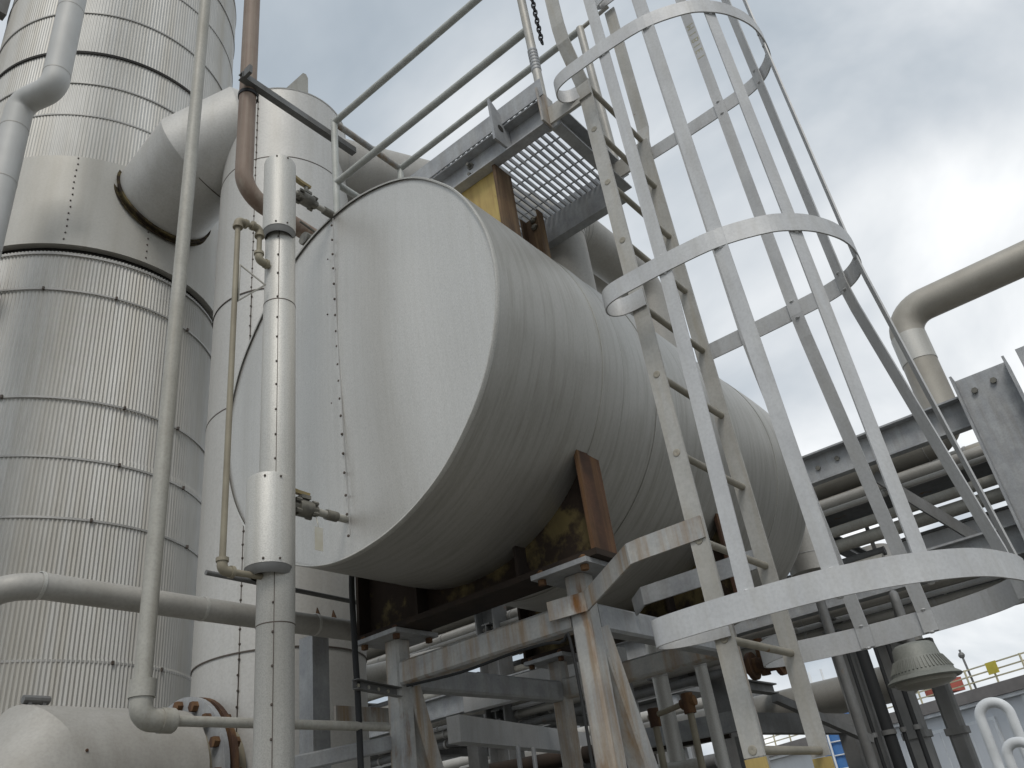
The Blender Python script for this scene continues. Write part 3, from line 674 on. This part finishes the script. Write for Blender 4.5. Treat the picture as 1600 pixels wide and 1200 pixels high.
sc = MB(); e0 = (V((1.15,3.72,1.25))-V((1.78,LY,LZ))).normalized(); e1 = V((1,0,0)); mn = (e1-e0).normalized(); md = (e0+e1).normalized(); ms = mn.cross(md)
chf = math.sqrt(1-mn.dot(e1)**2); sn = mn.dot(e1)
for k in range(14):
    a = R_(-60+240*k/13); q = V((1.78,LY,LZ)) + md*((LR+0.003)*math.sin(a)/sn)*1.0 + ms*(LR+0.003)*math.cos(a)
    sc.ball((q.x+0.012, q.y, q.z), 0.007, 5)
part(lo, "screw_row", sc, "rust")

wp = thing("offset_white_pipe", "white insulated pipe with two elbows offset across the corrugated tower top", "pipe", (1.5, 4.6, 3.0))
part(wp, "pipe", MB().tube(bend([(1.446,4.6,11.0),(1.446,4.6,6.78),(1.345,4.88,6.78),(1.345,4.88,0.0)], 0.10, 8), 0.091, 28), "white_clad")
cl_ = MB()
for z in (7.65, 6.92): cl_.lathe((1.446,4.6,z), [(0.0912,-0.003),(0.0925,-0.003),(0.0925,0.003),(0.0912,0.003)], 28)
for z in (6.5, 6.0, 5.4, 4.8): cl_.lathe((1.345,4.88,z), [(0.0912,-0.003),(0.0925,-0.003),(0.0925,0.003),(0.0912,0.003)], 28)
part(wp, "lap_seam", cl_, "clad")

# dark gallery edge high at the left
ga = thing("high_gallery", "dark steel gallery edge seen high beyond the tower at top left", "gallery", (1.0, 6.8, 9.0))
part(ga, "deck", MB().box((0.2,6.2,9.35),(1.40,8.2,9.42)), "galv_dark"); part(ga, "edge_beam", MB().box((0.2,6.1,9.05),(1.40,6.19,9.45)), "galv_dark")
part(ga, "post", MB().box((1.28,6.3,0),(1.40,6.42,9.34)), "galv_dark")

# brown pipe and its strut support
bp = thing("brown_process_pipe", "brown primed pipe dropping down and turning behind the standpipe top", "pipe", (1.9, 2.83, 4.0))
part(bp, "pipe", MB().tube(bend([(1.865,2.83,9.0),(1.855,2.83,4.79),(2.75,2.83,4.72),(2.75,2.83,3.9)], 0.15, 10), 0.0475, 24), "brown")
part(bp, "pipe_clamp", MB().lathe((1.86,2.83,5.53), [(0.05,-0.012),(0.056,-0.012),(0.056,0.012),(0.05,0.012)], 24), "chain")
ss = thing("strut_channel", "grimy slotted strut channel bracing the brown pipe to the handrail post", "bracket", (2.2, 2.765, 5.6))
part(ss, "channel", MB().prof((1.77,2.755,5.585),(2.60,2.755,5.585), Cpoly(0.041,0.045,0.004,-1)), "galv_dark")
part(ss, "clip", MB().box((1.775,2.70,5.56),(1.795,2.752,5.62)), "galv_dark")
# small nozzle fitting behind the standpipe top
vs_ = MB().tube([(2.06,2.55,4.0),(2.06,2.55,4.42)], 0.02, 10).tube([(2.02,2.55,4.40),(2.10,2.55,4.40)], 0.035, 10).tube([(2.06,2.52,4.25),(2.06,2.58,4.25)], 0.032, 8).tube([(1.96,2.5,4.44),(2.08,2.5,4.42)], 0.006, 6)
single("vent_fitting", vs_, "valve", "small dirty vent fitting tucked behind the standpipe above the tank rim", "valve")

# riser elbow on far end of the tank
ro = thing("tank_outlet_elbow", "ribbed insulated elbow pipe on the tank top beyond the rusty platform post", "pipe", (4.0, 2.1, 4.2))
pth = bend([(3.15,1.75,3.95),(3.15,1.75,4.68),(4.08,1.75,4.68),(4.08,1.75,3.9)], 0.20, 10)
part(ro, "pipe", MB().tube(pth, 0.13, 28), "clad")
rb = MB()
for k in range(2, 11, 2):
    d = (pth[k+1]-pth[k-1]).normalized(); rb.lathe(pth[k], [(0.129,-0.003),(0.1325,0),(0.129,0.003)], 28, d)
part(ro, "gore_seam", rb, "strap")

bo_ = thing("tank_end_outlet", "bulging insulated outlet elbow below the far end of the tank", "pipe", (5.35, 1.6, 3.0))
part(bo_, "jacket", MB().tube(bend([(4.9,1.95,3.22),(5.28,1.655,3.22),(5.28,1.655,2.93)],0.14,8), 0.125, 24), "clad"); part(bo_, "lap_seam", MB().lathe((5.28,1.655,3.04), [(0.125,-0.003),(0.128,-0.003),(0.128,0.003),(0.125,0.003)], 24), "strap")
part(bo_, "drop_pipe", MB().tube([(5.28,1.655,2.93),(5.28,1.655,0)], 0.03, 12), "galv_dark")
# steel channel post, cable and clip near the left leg
cpst = thing("channel_stub_post", "upright galvanised channel with rust tipped flanges beside the smooth column", "post", (2.66, 3.2, 0))
part(cpst, "channel", MB().prof((2.66,3.24,0),(2.66,3.24,2.68), Cpoly(0.10,0.10,0.006,1), (1,0,0)), "galv")
part(cpst, "flange_tip", MB().add([(2.606,3.14,2.682),(2.606,3.24,2.682),(2.606,3.20,2.80),(2.612,3.14,2.682),(2.612,3.24,2.682),(2.612,3.20,2.80)], [(0,1,2),(5,4,3),(0,3,4,1),(1,4,5,2),(2,5,3,0)]), "rust")
part(cpst, "flange_tip", MB().add([(2.706,3.14,2.682),(2.706,3.24,2.682),(2.706,3.20,2.80),(2.712,3.14,2.682),(2.712,3.24,2.682),(2.712,3.20,2.80)], [(0,1,2),(5,4,3),(0,3,4,1),(1,4,5,2),(2,5,3,0)]), "rust")
single("black_cable", MB().tube(spline([(2.40,2.62,2.80),(2.33,2.61,2.76),(2.308,2.605,2.70),(2.31,2.60,2.4),(2.318,2.60,2.0),(2.32,2.6,0.02)], 5), 0.0125, 12), "black", "thick black cable hanging down from under the tank end", "cable")
cc = thing("cable_clip", "perforated dark strut clip holding the black cable to the frame leg", "bracket", (2.45, 2.62, 2.25))
part(cc, "strut", MB().prof((2.275,2.585,2.285),(2.59,2.665,2.285), Cpoly(0.03,0.038,0.003,1)), "galv_dark")
b = MB()
for k in range(4): b.lathe((2.31+0.07*k,2.592+0.018*k,2.285), [(0.001,0),(0.008,0),(0.008,0.006),(0.001,0.006)], 6, (0.24,-0.97,0), False)
part(cc, "bolt_set", b, "tag")
single("beam_cable", MB().tube(spline([(2.60,2.61,2.305),(2.60,2.3,2.29),(2.60,2.0,2.30),(2.602,1.80,2.285),(2.585,1.735,2.2),(2.582,1.735,1.2),(2.58,1.735,0.02)], 5), 0.006, 8), "black", "thin black instrument cable clipped under the front frame beam", "cable")
gu = thing("rusty_gusset", "small rust stained perforated plate behind the left frame leg", "plate", (2.6, 2.9, 2.1))
part(gu, "plate", MB().box((2.50,2.95,2.19),(2.85,2.962,2.29)), "galv_rusty"); part(gu, "post", MB().box((2.86,2.92,0),(2.93,2.99,2.45)), "galv_rusty")
single("stub_rail", MB().bar((2.15,2.80,2.03),(2.62,2.735,2.10), 0.05, 0.06, (0,0,1), 0.006), "galv", "pale square rail fixed low to the left frame leg", "rail")

# ------------------------------------------------------------------ pipe rack behind
rk = thing("pipe_rack", "long galvanised steel pipe rack with deep beams behind the tank", "rack", (7.0, 2.0, 0))
def ibeam(p, q, b, h, tf=0.014, tw=0.010, upv=(0,0,1)): return MB().prof(p, q, Ipoly(b,h,tf,tw), upv)
part(rk, "edge_beam", MB().prof((6.28,0.546,3.925),(6.28,9.0,3.925), Cpoly(0.085,0.235,0.014,-1)), "galv")
part(rk, "edge_beam", MB().prof((6.02,0.10,4.03),(6.02,-3.0,4.03), Cpoly(0.07,0.215,0.014,-1)), "galv")
part(rk, "column", ibeam((6.12,0.355,0),(6.12,0.355,4.12), 0.24, 0.36, 0.016, 0.012, (0,1,0)), "galv")
b = MB()
for y, z in ((0.43,4.00),(0.30,4.02)): b.lathe((6.106,y,z), [(0.022,0),(0.022,-0.014),(0.001,-0.014)], 6, (1,0,0), False)
for y, z in ((1.66,3.93),(1.50,3.95)): b.lathe((6.265,y,z), [(0.020,0),(0.020,-0.014),(0.001,-0.014)], 6, (1,0,0), False)
part(rk, "bolt_set", b, "valve")
for x, y in ((6.5,1.98),): part(rk, "column", MB().bar((x,y,0),(x,y,2.71), 0.15, 0.17, (0,1,0), 0.01), "colgrey")
for x, y, w in ((7.0,1.81,0.15),(7.4,1.62,0.125)):
    pc = part(rk, "column", MB().bar((x,y,0),(x,y,2.71), w, w, (0,1,0), 0.02), "colgrey")
    part(pc, "collar", MB().bar((x,y,2.0),(x,y,2.05), w+0.03, w+0.03, (0,1,0), 0.01), "colgrey")
for y in (5.2, 8.6): 
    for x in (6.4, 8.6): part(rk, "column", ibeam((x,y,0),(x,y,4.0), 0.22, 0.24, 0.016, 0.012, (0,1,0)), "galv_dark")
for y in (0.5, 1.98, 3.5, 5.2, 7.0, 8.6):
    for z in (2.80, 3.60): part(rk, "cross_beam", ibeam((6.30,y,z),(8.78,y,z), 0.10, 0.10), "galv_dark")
for z, x in ((2.985, 6.23), (3.13, 8.85), (3.62, 8.85)): part(rk, "edge_beam", ibeam((x,-1.2,z),(x,9.0,z), 0.12, 0.20), "galv")
part(rk, "brace", MB().bar((6.34,1.30,3.74),(6.40,0.75,3.0), 0.09, 0.07), "galv_dark")
part(rk, "brace", MB().bar((6.33,1.80,3.74),(6.45,1.95,3.35), 0.06, 0.05), "galv")
RP = [ # x, z, r, y0, y1, material, look
 (6.55,3.715,0.052,-2.0,8.5,"clad","bright slim pipe directly under the fat tan rack pipe"),
 (7.15,3.90,0.095,-2.5,8.8,"clad_tan","tan clad pipe deep in the rack behind the edge beam"),
 (7.55,3.88,0.060,-2.5,8.8,"galv_dark","dark narrow pipe deep in the rack upper tier"),
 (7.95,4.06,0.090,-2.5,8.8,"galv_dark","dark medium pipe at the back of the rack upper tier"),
 (6.55,3.500,0.040,-2.0,8.5,"pipe_beige","slim beige pipe halfway down the rack front"),
 (6.60,3.400,0.050,-2.0,8.5,"pipe_beige","beige pipe below the slim pipe halfway down the rack front"),
 (6.40,3.62,0.022,-1.0,8.5,"clad","thinnest pale conduit high on the rack front"),
 (6.42,2.84,0.020,-1.0,8.5,"cage","thinnest pale line low on the rack front"),
 (6.45,2.905,0.050,-2.0,8.5,"clad","clad pipe resting low on the rack front beam"),
 (6.47,2.69,0.036,-2.0,8.5,"galv_dark","lowest thin dark pipe hung under the rack front beam"),
 (6.46,2.785,0.034,-2.0,8.5,"clad","pale pipe second from the bottom of the rack"),
 (6.52,3.00,0.030,-2.0,8.5,"black","thin black line just above the low clad rack pipe"),
 (6.60,3.09,0.042,1.5,8.5,"clad","grey clad pipe beneath the pair of beige rack pipes"),
 (6.58,3.20,0.045,1.5,8.5,"pipe_beige","pale pipe above the grey clad rack pipe"),
 (6.70,3.29,0.035,1.5,8.5,"galv_dark","dark narrow pipe just below the pair of beige rack pipes"),
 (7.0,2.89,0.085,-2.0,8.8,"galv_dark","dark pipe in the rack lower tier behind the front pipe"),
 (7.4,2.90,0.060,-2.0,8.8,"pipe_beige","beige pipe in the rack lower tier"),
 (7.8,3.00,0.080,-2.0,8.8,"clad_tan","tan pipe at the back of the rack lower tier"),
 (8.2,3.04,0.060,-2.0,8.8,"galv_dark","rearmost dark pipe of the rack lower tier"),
]
for x, z, r, y0, y1, m_, lb in RP:
    t = thing("rack_pipe", lb, "pipe", (x, (y0+y1)/2, z-r), "pipes running along the rack")
    part(t, "pipe", MB().tube([(x,y0,z),(x,y1,z)], r, 20), m_)
    c_ = MB(); y = y0+0.4
    while y < y1: c_.lathe((x,y,z), [(r,-0.01),(r+0.006,-0.01),(r+0.006,0.01),(r,0.01)], 20, (0,1,0)); y += 0.95
    part(t, "clamp_band", c_, "strap")
single("low_duct", MB().tube(bend([(8.9,2.12,3.9),(8.9,2.12,2.62),(8.9,8.0,2.62)],0.25,8), 0.17, 28), "clad", "round grey duct crossing low behind the rack columns", "duct")
ctg = thing("cable_tray", "dark loaded cable tray between the two upper pipe levels of the rack", "cable tray", (7.1, 3.0, 3.5))
part(ctg, "tray", MB().box((6.72,-2.0,3.695),(7.3,8.5,3.71)).box((6.72,-2.0,3.711),(6.735,8.5,3.77)).box((7.285,-2.0,3.711),(7.3,8.5,3.77)), "galv_dark")
for k in range(5): part(ctg, "cable", MB().tube([(6.79+0.12*k,-2.0,3.735+0.004*(k % 2)),(6.79+0.12*k,8.5,3.735)], 0.022, 8), "black")
lt = thing("lower_cable_tray", "dark ladder type cable tray hung in the rack lower tier", "cable tray", (7.2, 3.0, 3.1))
part(lt, "tray", MB().box((6.9,-1.0,3.10),(8.1,8.5,3.115)).box((6.9,-1.0,3.116),(6.915,8.5,3.19)).box((8.085,-1.0,3.116),(8.1,8.5,3.19)), "galv_dark")
for k in range(8): part(lt, "tray_hanger", MB().box((6.885,-0.8+1.2*k,2.86),(6.899,-0.77+1.2*k,3.6)), "galv_dark")
# big elbow pipe above the rack
ep = thing("rack_top_elbow_pipe", "fat tan pipe rising from under the rack edge beam and bending right against bright cloud", "pipe", (6.9, 0.6, 4.0))
pth = bend([(6.85,8.5,4.02),(6.85,0.76,4.02),(6.85,0.76,5.16),(6.85,-4.5,5.20)], 0.22, 10)
part(ep, "pipe", MB().tube(pth, 0.135, 32), "clad_tan")
rb = MB()
for k in range(1, 12, 2):
    d = (pth[k+1]-pth[k-1]).normalized(); rb.lathe(pth[k], [(0.134,-0.006),(0.139,0),(0.134,0.006)], 32, d)
part(ep, "gore_seam", rb, "clad")
part(ep, "elbow_sleeve", MB().tube([(6.85,0.76,4.68),(6.85,0.76,4.94)], 0.1385, 32, False), "jacket")
single("far_pipe_bend", MB().tube(bend([(8.0,-0.25,4.0),(8.0,-0.25,5.05),(8.0,-2.0,5.1)], 0.25, 8), 0.12, 20), "clad", "rounded grey pipe end at the far right above the rack", "pipe")
# grey equipment panel in the rack, right
pn = thing("rack_side_panel", "flat grey steel panel in the rack right of the cage", "panel", (6.9, -0.4, 2.7))
part(pn, "panel", MB().box((6.70,-2.2,3.04),(6.74,1.42,3.315)), "cage"); part(pn, "edge_angle", MB().box((6.68,-2.2,3.316),(6.76,1.42,3.335)), "galv_dark")
# light steel beams low behind the ladder
lf = thing("low_steel_stand", "pale steel stand with diagonal brace seen low through the ladder", "stand", (5.4, 2.4, 0))
part(lf, "beam", MB().bar((5.5,3.30,2.235),(5.5,2.45,2.215), 0.08, 0.125), "galv")
part(lf, "beam", MB().bar((5.5,2.449,2.19),(6.35,2.05,2.13), 0.08, 0.125), "galv_dark")
part(lf, "brace", MB().bar((5.5,2.2,2.30),(6.2,1.9,2.0), 0.05, 0.05), "galv_dark")
for p in ((5.5,3.25),(5.5,2.47),(6.3,2.07)): part(lf, "leg", MB().box((p[0]-0.05,p[1]-0.05,0),(p[0]+0.05,p[1]+0.05,2.12)), "galv_dark")
# deck beams seen between the frame legs
df = thing("lower_deck_frame", "dull steel beams of a low deck seen between the frame legs", "frame", (5.0, 3.6, 0))
part(df, "beam", MB().bar((4.9,4.3,2.68),(4.9,2.9,2.66), 0.09, 0.16), "cage")
part(df, "beam", MB().bar((3.9,3.55,2.33),(5.8,3.95,2.33), 0.09, 0.15), "cage")
part(df, "beam", MB().bar((4.0,3.3,2.02),(6.0,3.9,2.04), 0.07, 0.08), "galv_dark")
for p in ((4.9,4.25),(4.9,2.95),(5.8,3.9)): part(df, "leg", MB().box((p[0]-0.05,p[1]-0.05,0),(p[0]+0.05,p[1]+0.05,2.25 if p[0] > 5 else 2.57)), "galv_dark")
for k, (x, y) in enumerate(((4.55,3.6),(4.75,3.63))): part(df, "hanger_rod", MB().tube([(x,y,1.5),(x,y,2.25)], 0.015, 8), "galv")
for x0, y0, x1, y1, z, r, m_, lb in ((4.3,5.2,4.9,2.6,2.95,0.075,"clad","fat grey pipe crossing just under the tank between the saddles"), (4.6,5.0,5.3,2.7,2.0,0.05,"pipe_beige","beige pipe sloping low between the frame legs"),
        (5.2,5.5,6.0,2.8,2.25,0.06,"rust_shade","dark brown pipe low between the frame legs"), (4.4,5.2,5.2,2.9,1.75,0.09,"clad","wide pipe lowest between the frame legs")):
    t = thing("cross_pipe", lb, "pipe", (x0,y0,z), "pipes crossing between the frame legs"); part(t, "pipe", MB().tube([(x0,y0,z),(x1,y1,z-0.02)], r, 18), m_)
    d_ = V((x1-x0,y1-y0,-0.02)); c_ = MB()
    for q in (0.3, 0.6, 0.85): c_.lathe(V((x0,y0,z))+d_*q, [(r,-0.01),(r+0.005,-0.01),(r+0.005,0.01),(r,0.01)], 18, d_)
    part(t, "clamp_band", c_, "strap")
sh = thing("equipment_shelter", "dull grey equipment shelter with dark openings far behind the frame legs", "shelter", (13.5, 9.5, 0))
part(sh, "wall", MB().box((12.6,6.6,0),(12.75,15,3.55)), "colgrey"); part(sh, "roof", MB().box((12.3,6.3,3.56),(16,15.3,3.72)), "galv_dark")
for k in range(4): part(sh, "opening", MB().box((12.56,7.2+1.9*k,1.9),(12.595,8.3+1.9*k,3.2)), "dark")
for k in range(5): part(sh, "post", MB().box((12.35,6.5+1.9*k,0),(12.45,6.62+1.9*k,3.55)), "galv")
for x, z, r, m_, lb in ((10.2,2.35,0.09,"galv_dark","dark pipe lowest of the three running before the grey shelter"), (10.5,2.72,0.12,"clad","fat clad pipe in the middle of the three before the grey shelter"), (10.9,3.12,0.08,"clad","grey pipe highest of the three before the grey shelter")):
    t = thing("yard_pipe", lb, "pipe", (x,9.0,z), "pipes before the grey shelter"); part(t, "pipe", MB().tube([(x,5.0,z),(x,14.0,z)], r, 18), m_)
    for y in (5.6, 8.0, 10.4, 12.8): part(t, "support", MB().box((x-0.04,y-0.04,0),(x+0.04,y+0.04,z-r-0.002)), "galv_dark")
# rusty threaded drops with tee fittings
td = thing("threaded_drop_pipes", "pair of rusty threaded drop pipes joined by a cross piece behind the ladder", "pipe", (5.0, 2.7, 2.0))
part(td, "pipe", MB().tube([(5.0,2.82,2.30),(5.0,2.84,0.1)], 0.022, 12).tube([(5.0,2.56,2.34),(5.0,2.58,0.1)], 0.022, 12).tube([(5.0,2.86,2.29),(5.0,2.54,2.33)], 0.018, 12), "pipe_ochre")
part(td, "elbow_fitting", MB().tube([(5.0,2.82,2.23),(5.0,2.82,2.34)], 0.036, 12), "rust")
part(td, "tee_fitting", MB().tube([(5.0,2.56,2.26),(5.0,2.56,2.38)], 0.038, 12).tube([(5.0,2.61,2.32),(5.0,2.51,2.33)], 0.032, 12), "rust")
for k, (y, z0, z1, r, lb) in enumerate(((2.72,2.20,2.72,0.055,"wider bright clad drop pipe behind the ladder beside the rusty tees"), (2.42,2.10,2.72,0.042,"narrow bright clad drop pipe behind the ladder beside the rusty tees"))):
    t = thing("clad_drop_pipe", lb, "pipe", (5.3, y*1.06, z0), "clad drop pipes behind the ladder"); part(t, "pipe", MB().tube([(5.3,y*1.06,z0-0.6),(5.3,y*1.06,z1+0.1)], r, 20), "jacket")
    part(t, "lap_seam", MB().lathe((5.3,y*1.06,z1-0.15), [(r,-0.006),(r+0.003,-0.006),(r+0.003,0.006),(r,0.006)], 20), "strap")
vv = thing("rusty_hand_valve", "rust red flanged valve behind the right ladder rail", "valve", (5.2, 2.0, 2.4))
part(vv, "body", MB().tube([(5.2,2.20,2.47),(5.2,1.95,2.46)], 0.05, 14).tube([(5.2,2.09,2.40),(5.2,2.09,2.62)], 0.03, 10), "rust")
part(vv, "flange", MB().tube([(5.2,2.18,2.47),(5.2,2.15,2.47)], 0.085, 18).tube([(5.2,2.00,2.46),(5.2,1.97,2.46)], 0.085, 18), "rust")
# lamp
lm = thing("area_lamp", "grey bell shaped lamp hanging below the rack right of the ladder", "lamp", (4.25, 0.985, 2.06))
LXX, LYY, L0, K = 4.25, 0.985, 2.07, 0.80
part(lm, "housing", MB().lathe((LXX,LYY,L0), [(a*K,b*K) for a,b in [(0.001,0.205),(0.06,0.205),(0.098,0.198),(0.118,0.18),(0.126,0.125),(0.132,0.115),(0.168,0.045),(0.172,0.03),(0.198,0.012),(0.204,0.004),(0.196,-0.002),(0.168,0.0)]], 48), "lamp_grey")
fb = MB()
for k in range(48):
    a = 2*math.pi*k/48; fb.bar((LXX+0.1335*K*math.cos(a),LYY+0.1335*K*math.sin(a),L0+0.113*K),(LXX+0.168*K*math.cos(a),LYY+0.168*K*math.sin(a),L0+0.047*K), 0.006, 0.008, (math.cos(a),math.sin(a),0.5))
part(lm, "ribbed_skirt", fb, "lamp_grey")
part(lm, "lens", MB().lathe((LXX,LYY,L0), [(a*K,b*K) for a,b in [(0.168,0.0),(0.16,-0.02),(0.12,-0.035),(0.06,-0.043),(0.001,-0.045)]], 40), "lens")
part(lm, "stem", MB().tube(bend([(LXX,LYY,L0+0.16),(LXX,LYY,L0+0.40),(6.3,1.5,L0+0.50)], 0.05, 6), 0.021, 12), "galv_dark")
# black conduits
for i, (x, y, r, lb) in enumerate(((6.3,1.80,0.042,"thickest black conduit beside the rack column"), (6.3,1.90,0.013,"thin black conduit hugging the rack column edge"), (6.3,1.705,0.014,"thin black conduit left of the lamp"), (6.3,1.615,0.017,"thin black conduit running down behind the lamp rim"))):
    t = thing("black_conduit", lb, "conduit", (x, y, 0), "black conduits by the rack columns"); part(t, "conduit", MB().tube([(x,y,0),(x,y,2.69)], r, 12), "black")
    part(t, "clamp", MB().lathe((x,y,2.03), [(r,-0.015),(r+0.008,-0.015),(r+0.008,0.015),(r,0.015)], 12), "galv_dark")

# ------------------------------------------------------------------ distant building
bd = thing("white_building", "distant white industrial building with dark roof fascia at lower right", "building", (27, 5.5, 0))
u = V((0.538, 0.843, 0)); nrm = V((-0.843, 0.538, 0)); o0 = V((26.4, 4.75, 0))
def wallbox(s0, s1, z0, z1, d0, d1):
    mb = MB(); ps = []
    for z in (z0, z1):
        for s, d in ((s0,d0),(s1,d0),(s1,d1),(s0,d1)): p = o0+u*s+nrm*d; ps.append((p.x,p.y,z))
    return mb.add(ps, [(3,2,1,0),(4,5,6,7),(0,1,5,4),(1,2,6,5),(2,3,7,6),(3,0,4,7)])
part(bd, "wall", wallbox(-12, 14, 0, 3.62, -8, 0), "wall")
part(bd, "roof", wallbox(-12.3, 14.3, 3.72, 4.02, -8.3, 0.3), "fascia")
part(bd, "gutter", wallbox(-12.3, 14.3, 3.625, 3.715, 0.002, 0.22), "trimwhite")
for s0 in (-2.2, 0.5, 2.0, 3.5, 5.0):
    w = part(bd, "window", wallbox(s0-0.5, s0+0.5, 2.0, 3.3, 0.002, 0.05), "trimwhite")
    part(w, "pane", wallbox(s0-0.42, s0-0.03, 2.1, 3.22, 0.051, 0.06), "wall"); part(w, "pane", wallbox(s0+0.03, s0+0.42, 2.1, 3.22, 0.051, 0.06), "wall")
for s0 in (-3.0, -1.2, 1.3): part(bd, "downpipe", wallbox(s0-0.06, s0+0.06, 0, 3.62, 0.003, 0.12), "trimwhite")
part(bd, "sill_band", wallbox(-12, 14, 1.75, 1.9, 0.002, 0.15), "galv_dark")
yr = thing("roof_guard_rail", "yellow guard rail along the distant white building roof edge", "railing", (27, 5.5, 4.02))
for z in (4.20, 4.37, 4.54): part(yr, "rail", wallbox(-12, 14, z-0.016, z+0.016, 0.0, 0.05), "railyellow")
s0 = -12
while s0 < 14: part(yr, "post", wallbox(s0-0.018, s0+0.018, 4.021, 4.56, 0.051, 0.09), "railyellow"); s0 += 0.95
p = o0+u*-0.62+nrm*0.16
single("roof_sign", wallbox(-0.80, -0.45, 4.26, 4.56, 0.11, 0.13), "signyellow", "blank yellow panel fixed to the distant roof railing", "panel")
single("roof_crate", wallbox(1.75, 2.6, 4.25, 4.62, -1.2, -0.5), "red", "faded red box on the distant building roof between two columns", "box")
bt_ = MB().tube([o0+u*0.25+V((0,0,4.02)), o0+u*0.3+V((0,0,5.1))], 0.03, 6).ball(tuple(o0+u*0.3+V((0,0,4.95))), 0.09, 8)
single("roof_beacon", bt_, "galv_dark", "small dark beacon on a pole on the distant roof railing", "beacon")
fl = MB().tube([o0+u*1.25+nrm*0.1+V((0,0,4.02)), o0+u*1.25+nrm*0.1+V((0,0,4.2))], 0.03, 6).ball(tuple(o0+u*1.25+nrm*0.1+V((0,0,4.24))), 0.1, 8, (1,1,0.6))
single("roof_floodlight", fl, "galv_dark", "small floodlight at the distant roof edge", "lamp")
fl = MB().box((25.5,2.95,4.30),(25.8,3.25,4.55)).tube([(25.65,3.1,4.02),(25.65,3.1,4.3)], 0.04, 6)
single("roof_speaker", fl, "galv_dark", "dark horn box beside the yellow roof panel at the right edge", "device")
# goosenecks
for k, (pp, r, lb) in enumerate((([(13.75,2.68,0),(13.75,2.66,2.66),(13.80,2.28,2.66),(13.82,2.30,0)], 0.068, "tall white pipe gooseneck in front of the distant white building"),
                              ([(12.6,2.30,0),(12.6,2.30,2.08),(12.6,2.0,2.08),(12.6,2.0,0)], 0.06, "lower white pipe gooseneck at the bottom right corner"))):
    t = thing("pipe_gooseneck", lb, "pipe", (13.7, 2.4, 0), "white goosenecks at lower right"); part(t, "pipe", MB().tube(bend(pp, 0.185 if k == 0 else 0.14, 12), r, 20), "trimwhite")
    part(t, "flange", MB().lathe((pp[-1][0],pp[-1][1],1.2), [(r,-0.02),(r+0.05,-0.02),(r+0.05,0.02),(r,0.02)], 20), "galv")
# blue tank with ladder far away
bl = thing("blue_tank", "small bright blue tank with pale ladder far off between the columns", "tank", (24.6, 8.2, 0))
part(bl, "body", MB().lathe((24.6,8.3,0), [(0.55,0),(0.55,4.25),(0.45,4.4),(0.001,4.45)], 28), "blue")
part(bl, "rail", MB().tube([(24.05,8.2,3.95),(24.2,7.75,3.95)], 0.03, 6).tube([(24.0,8.6,4.3),(24.3,7.7,4.3)], 0.03, 6), "railyellow")
lb_ = MB()
for dy in (0.0, 0.35): lb_.tube([(24.02,8.1+dy,0),(24.02,8.1+dy,5.1)], 0.03, 6)
for k in range(14): lb_.tube([(24.02,8.1,0.3+0.33*k),(24.02,8.45,0.3+0.33*k)], 0.02, 6)
part(bl, "ladder", lb_, "trimwhite")
wt = thing("white_vessel", "white squat vessel far off at the bottom behind the ladder", "tank", (20, 6.3, 0))
part(wt, "body", MB().lathe((20.0,6.6,0), [(0.8,0),(0.8,2.05),(0.68,2.25),(0.001,2.35)], 32), "trimwhite"); part(wt, "band", MB().lathe((20,6.6,1.9), [(0.8,-0.04),(0.82,-0.04),(0.82,0.04),(0.8,0.04)], 32), "galv")

for o in bpy.data.objects:
    if "_b" in o.keys(): del o["_b"]
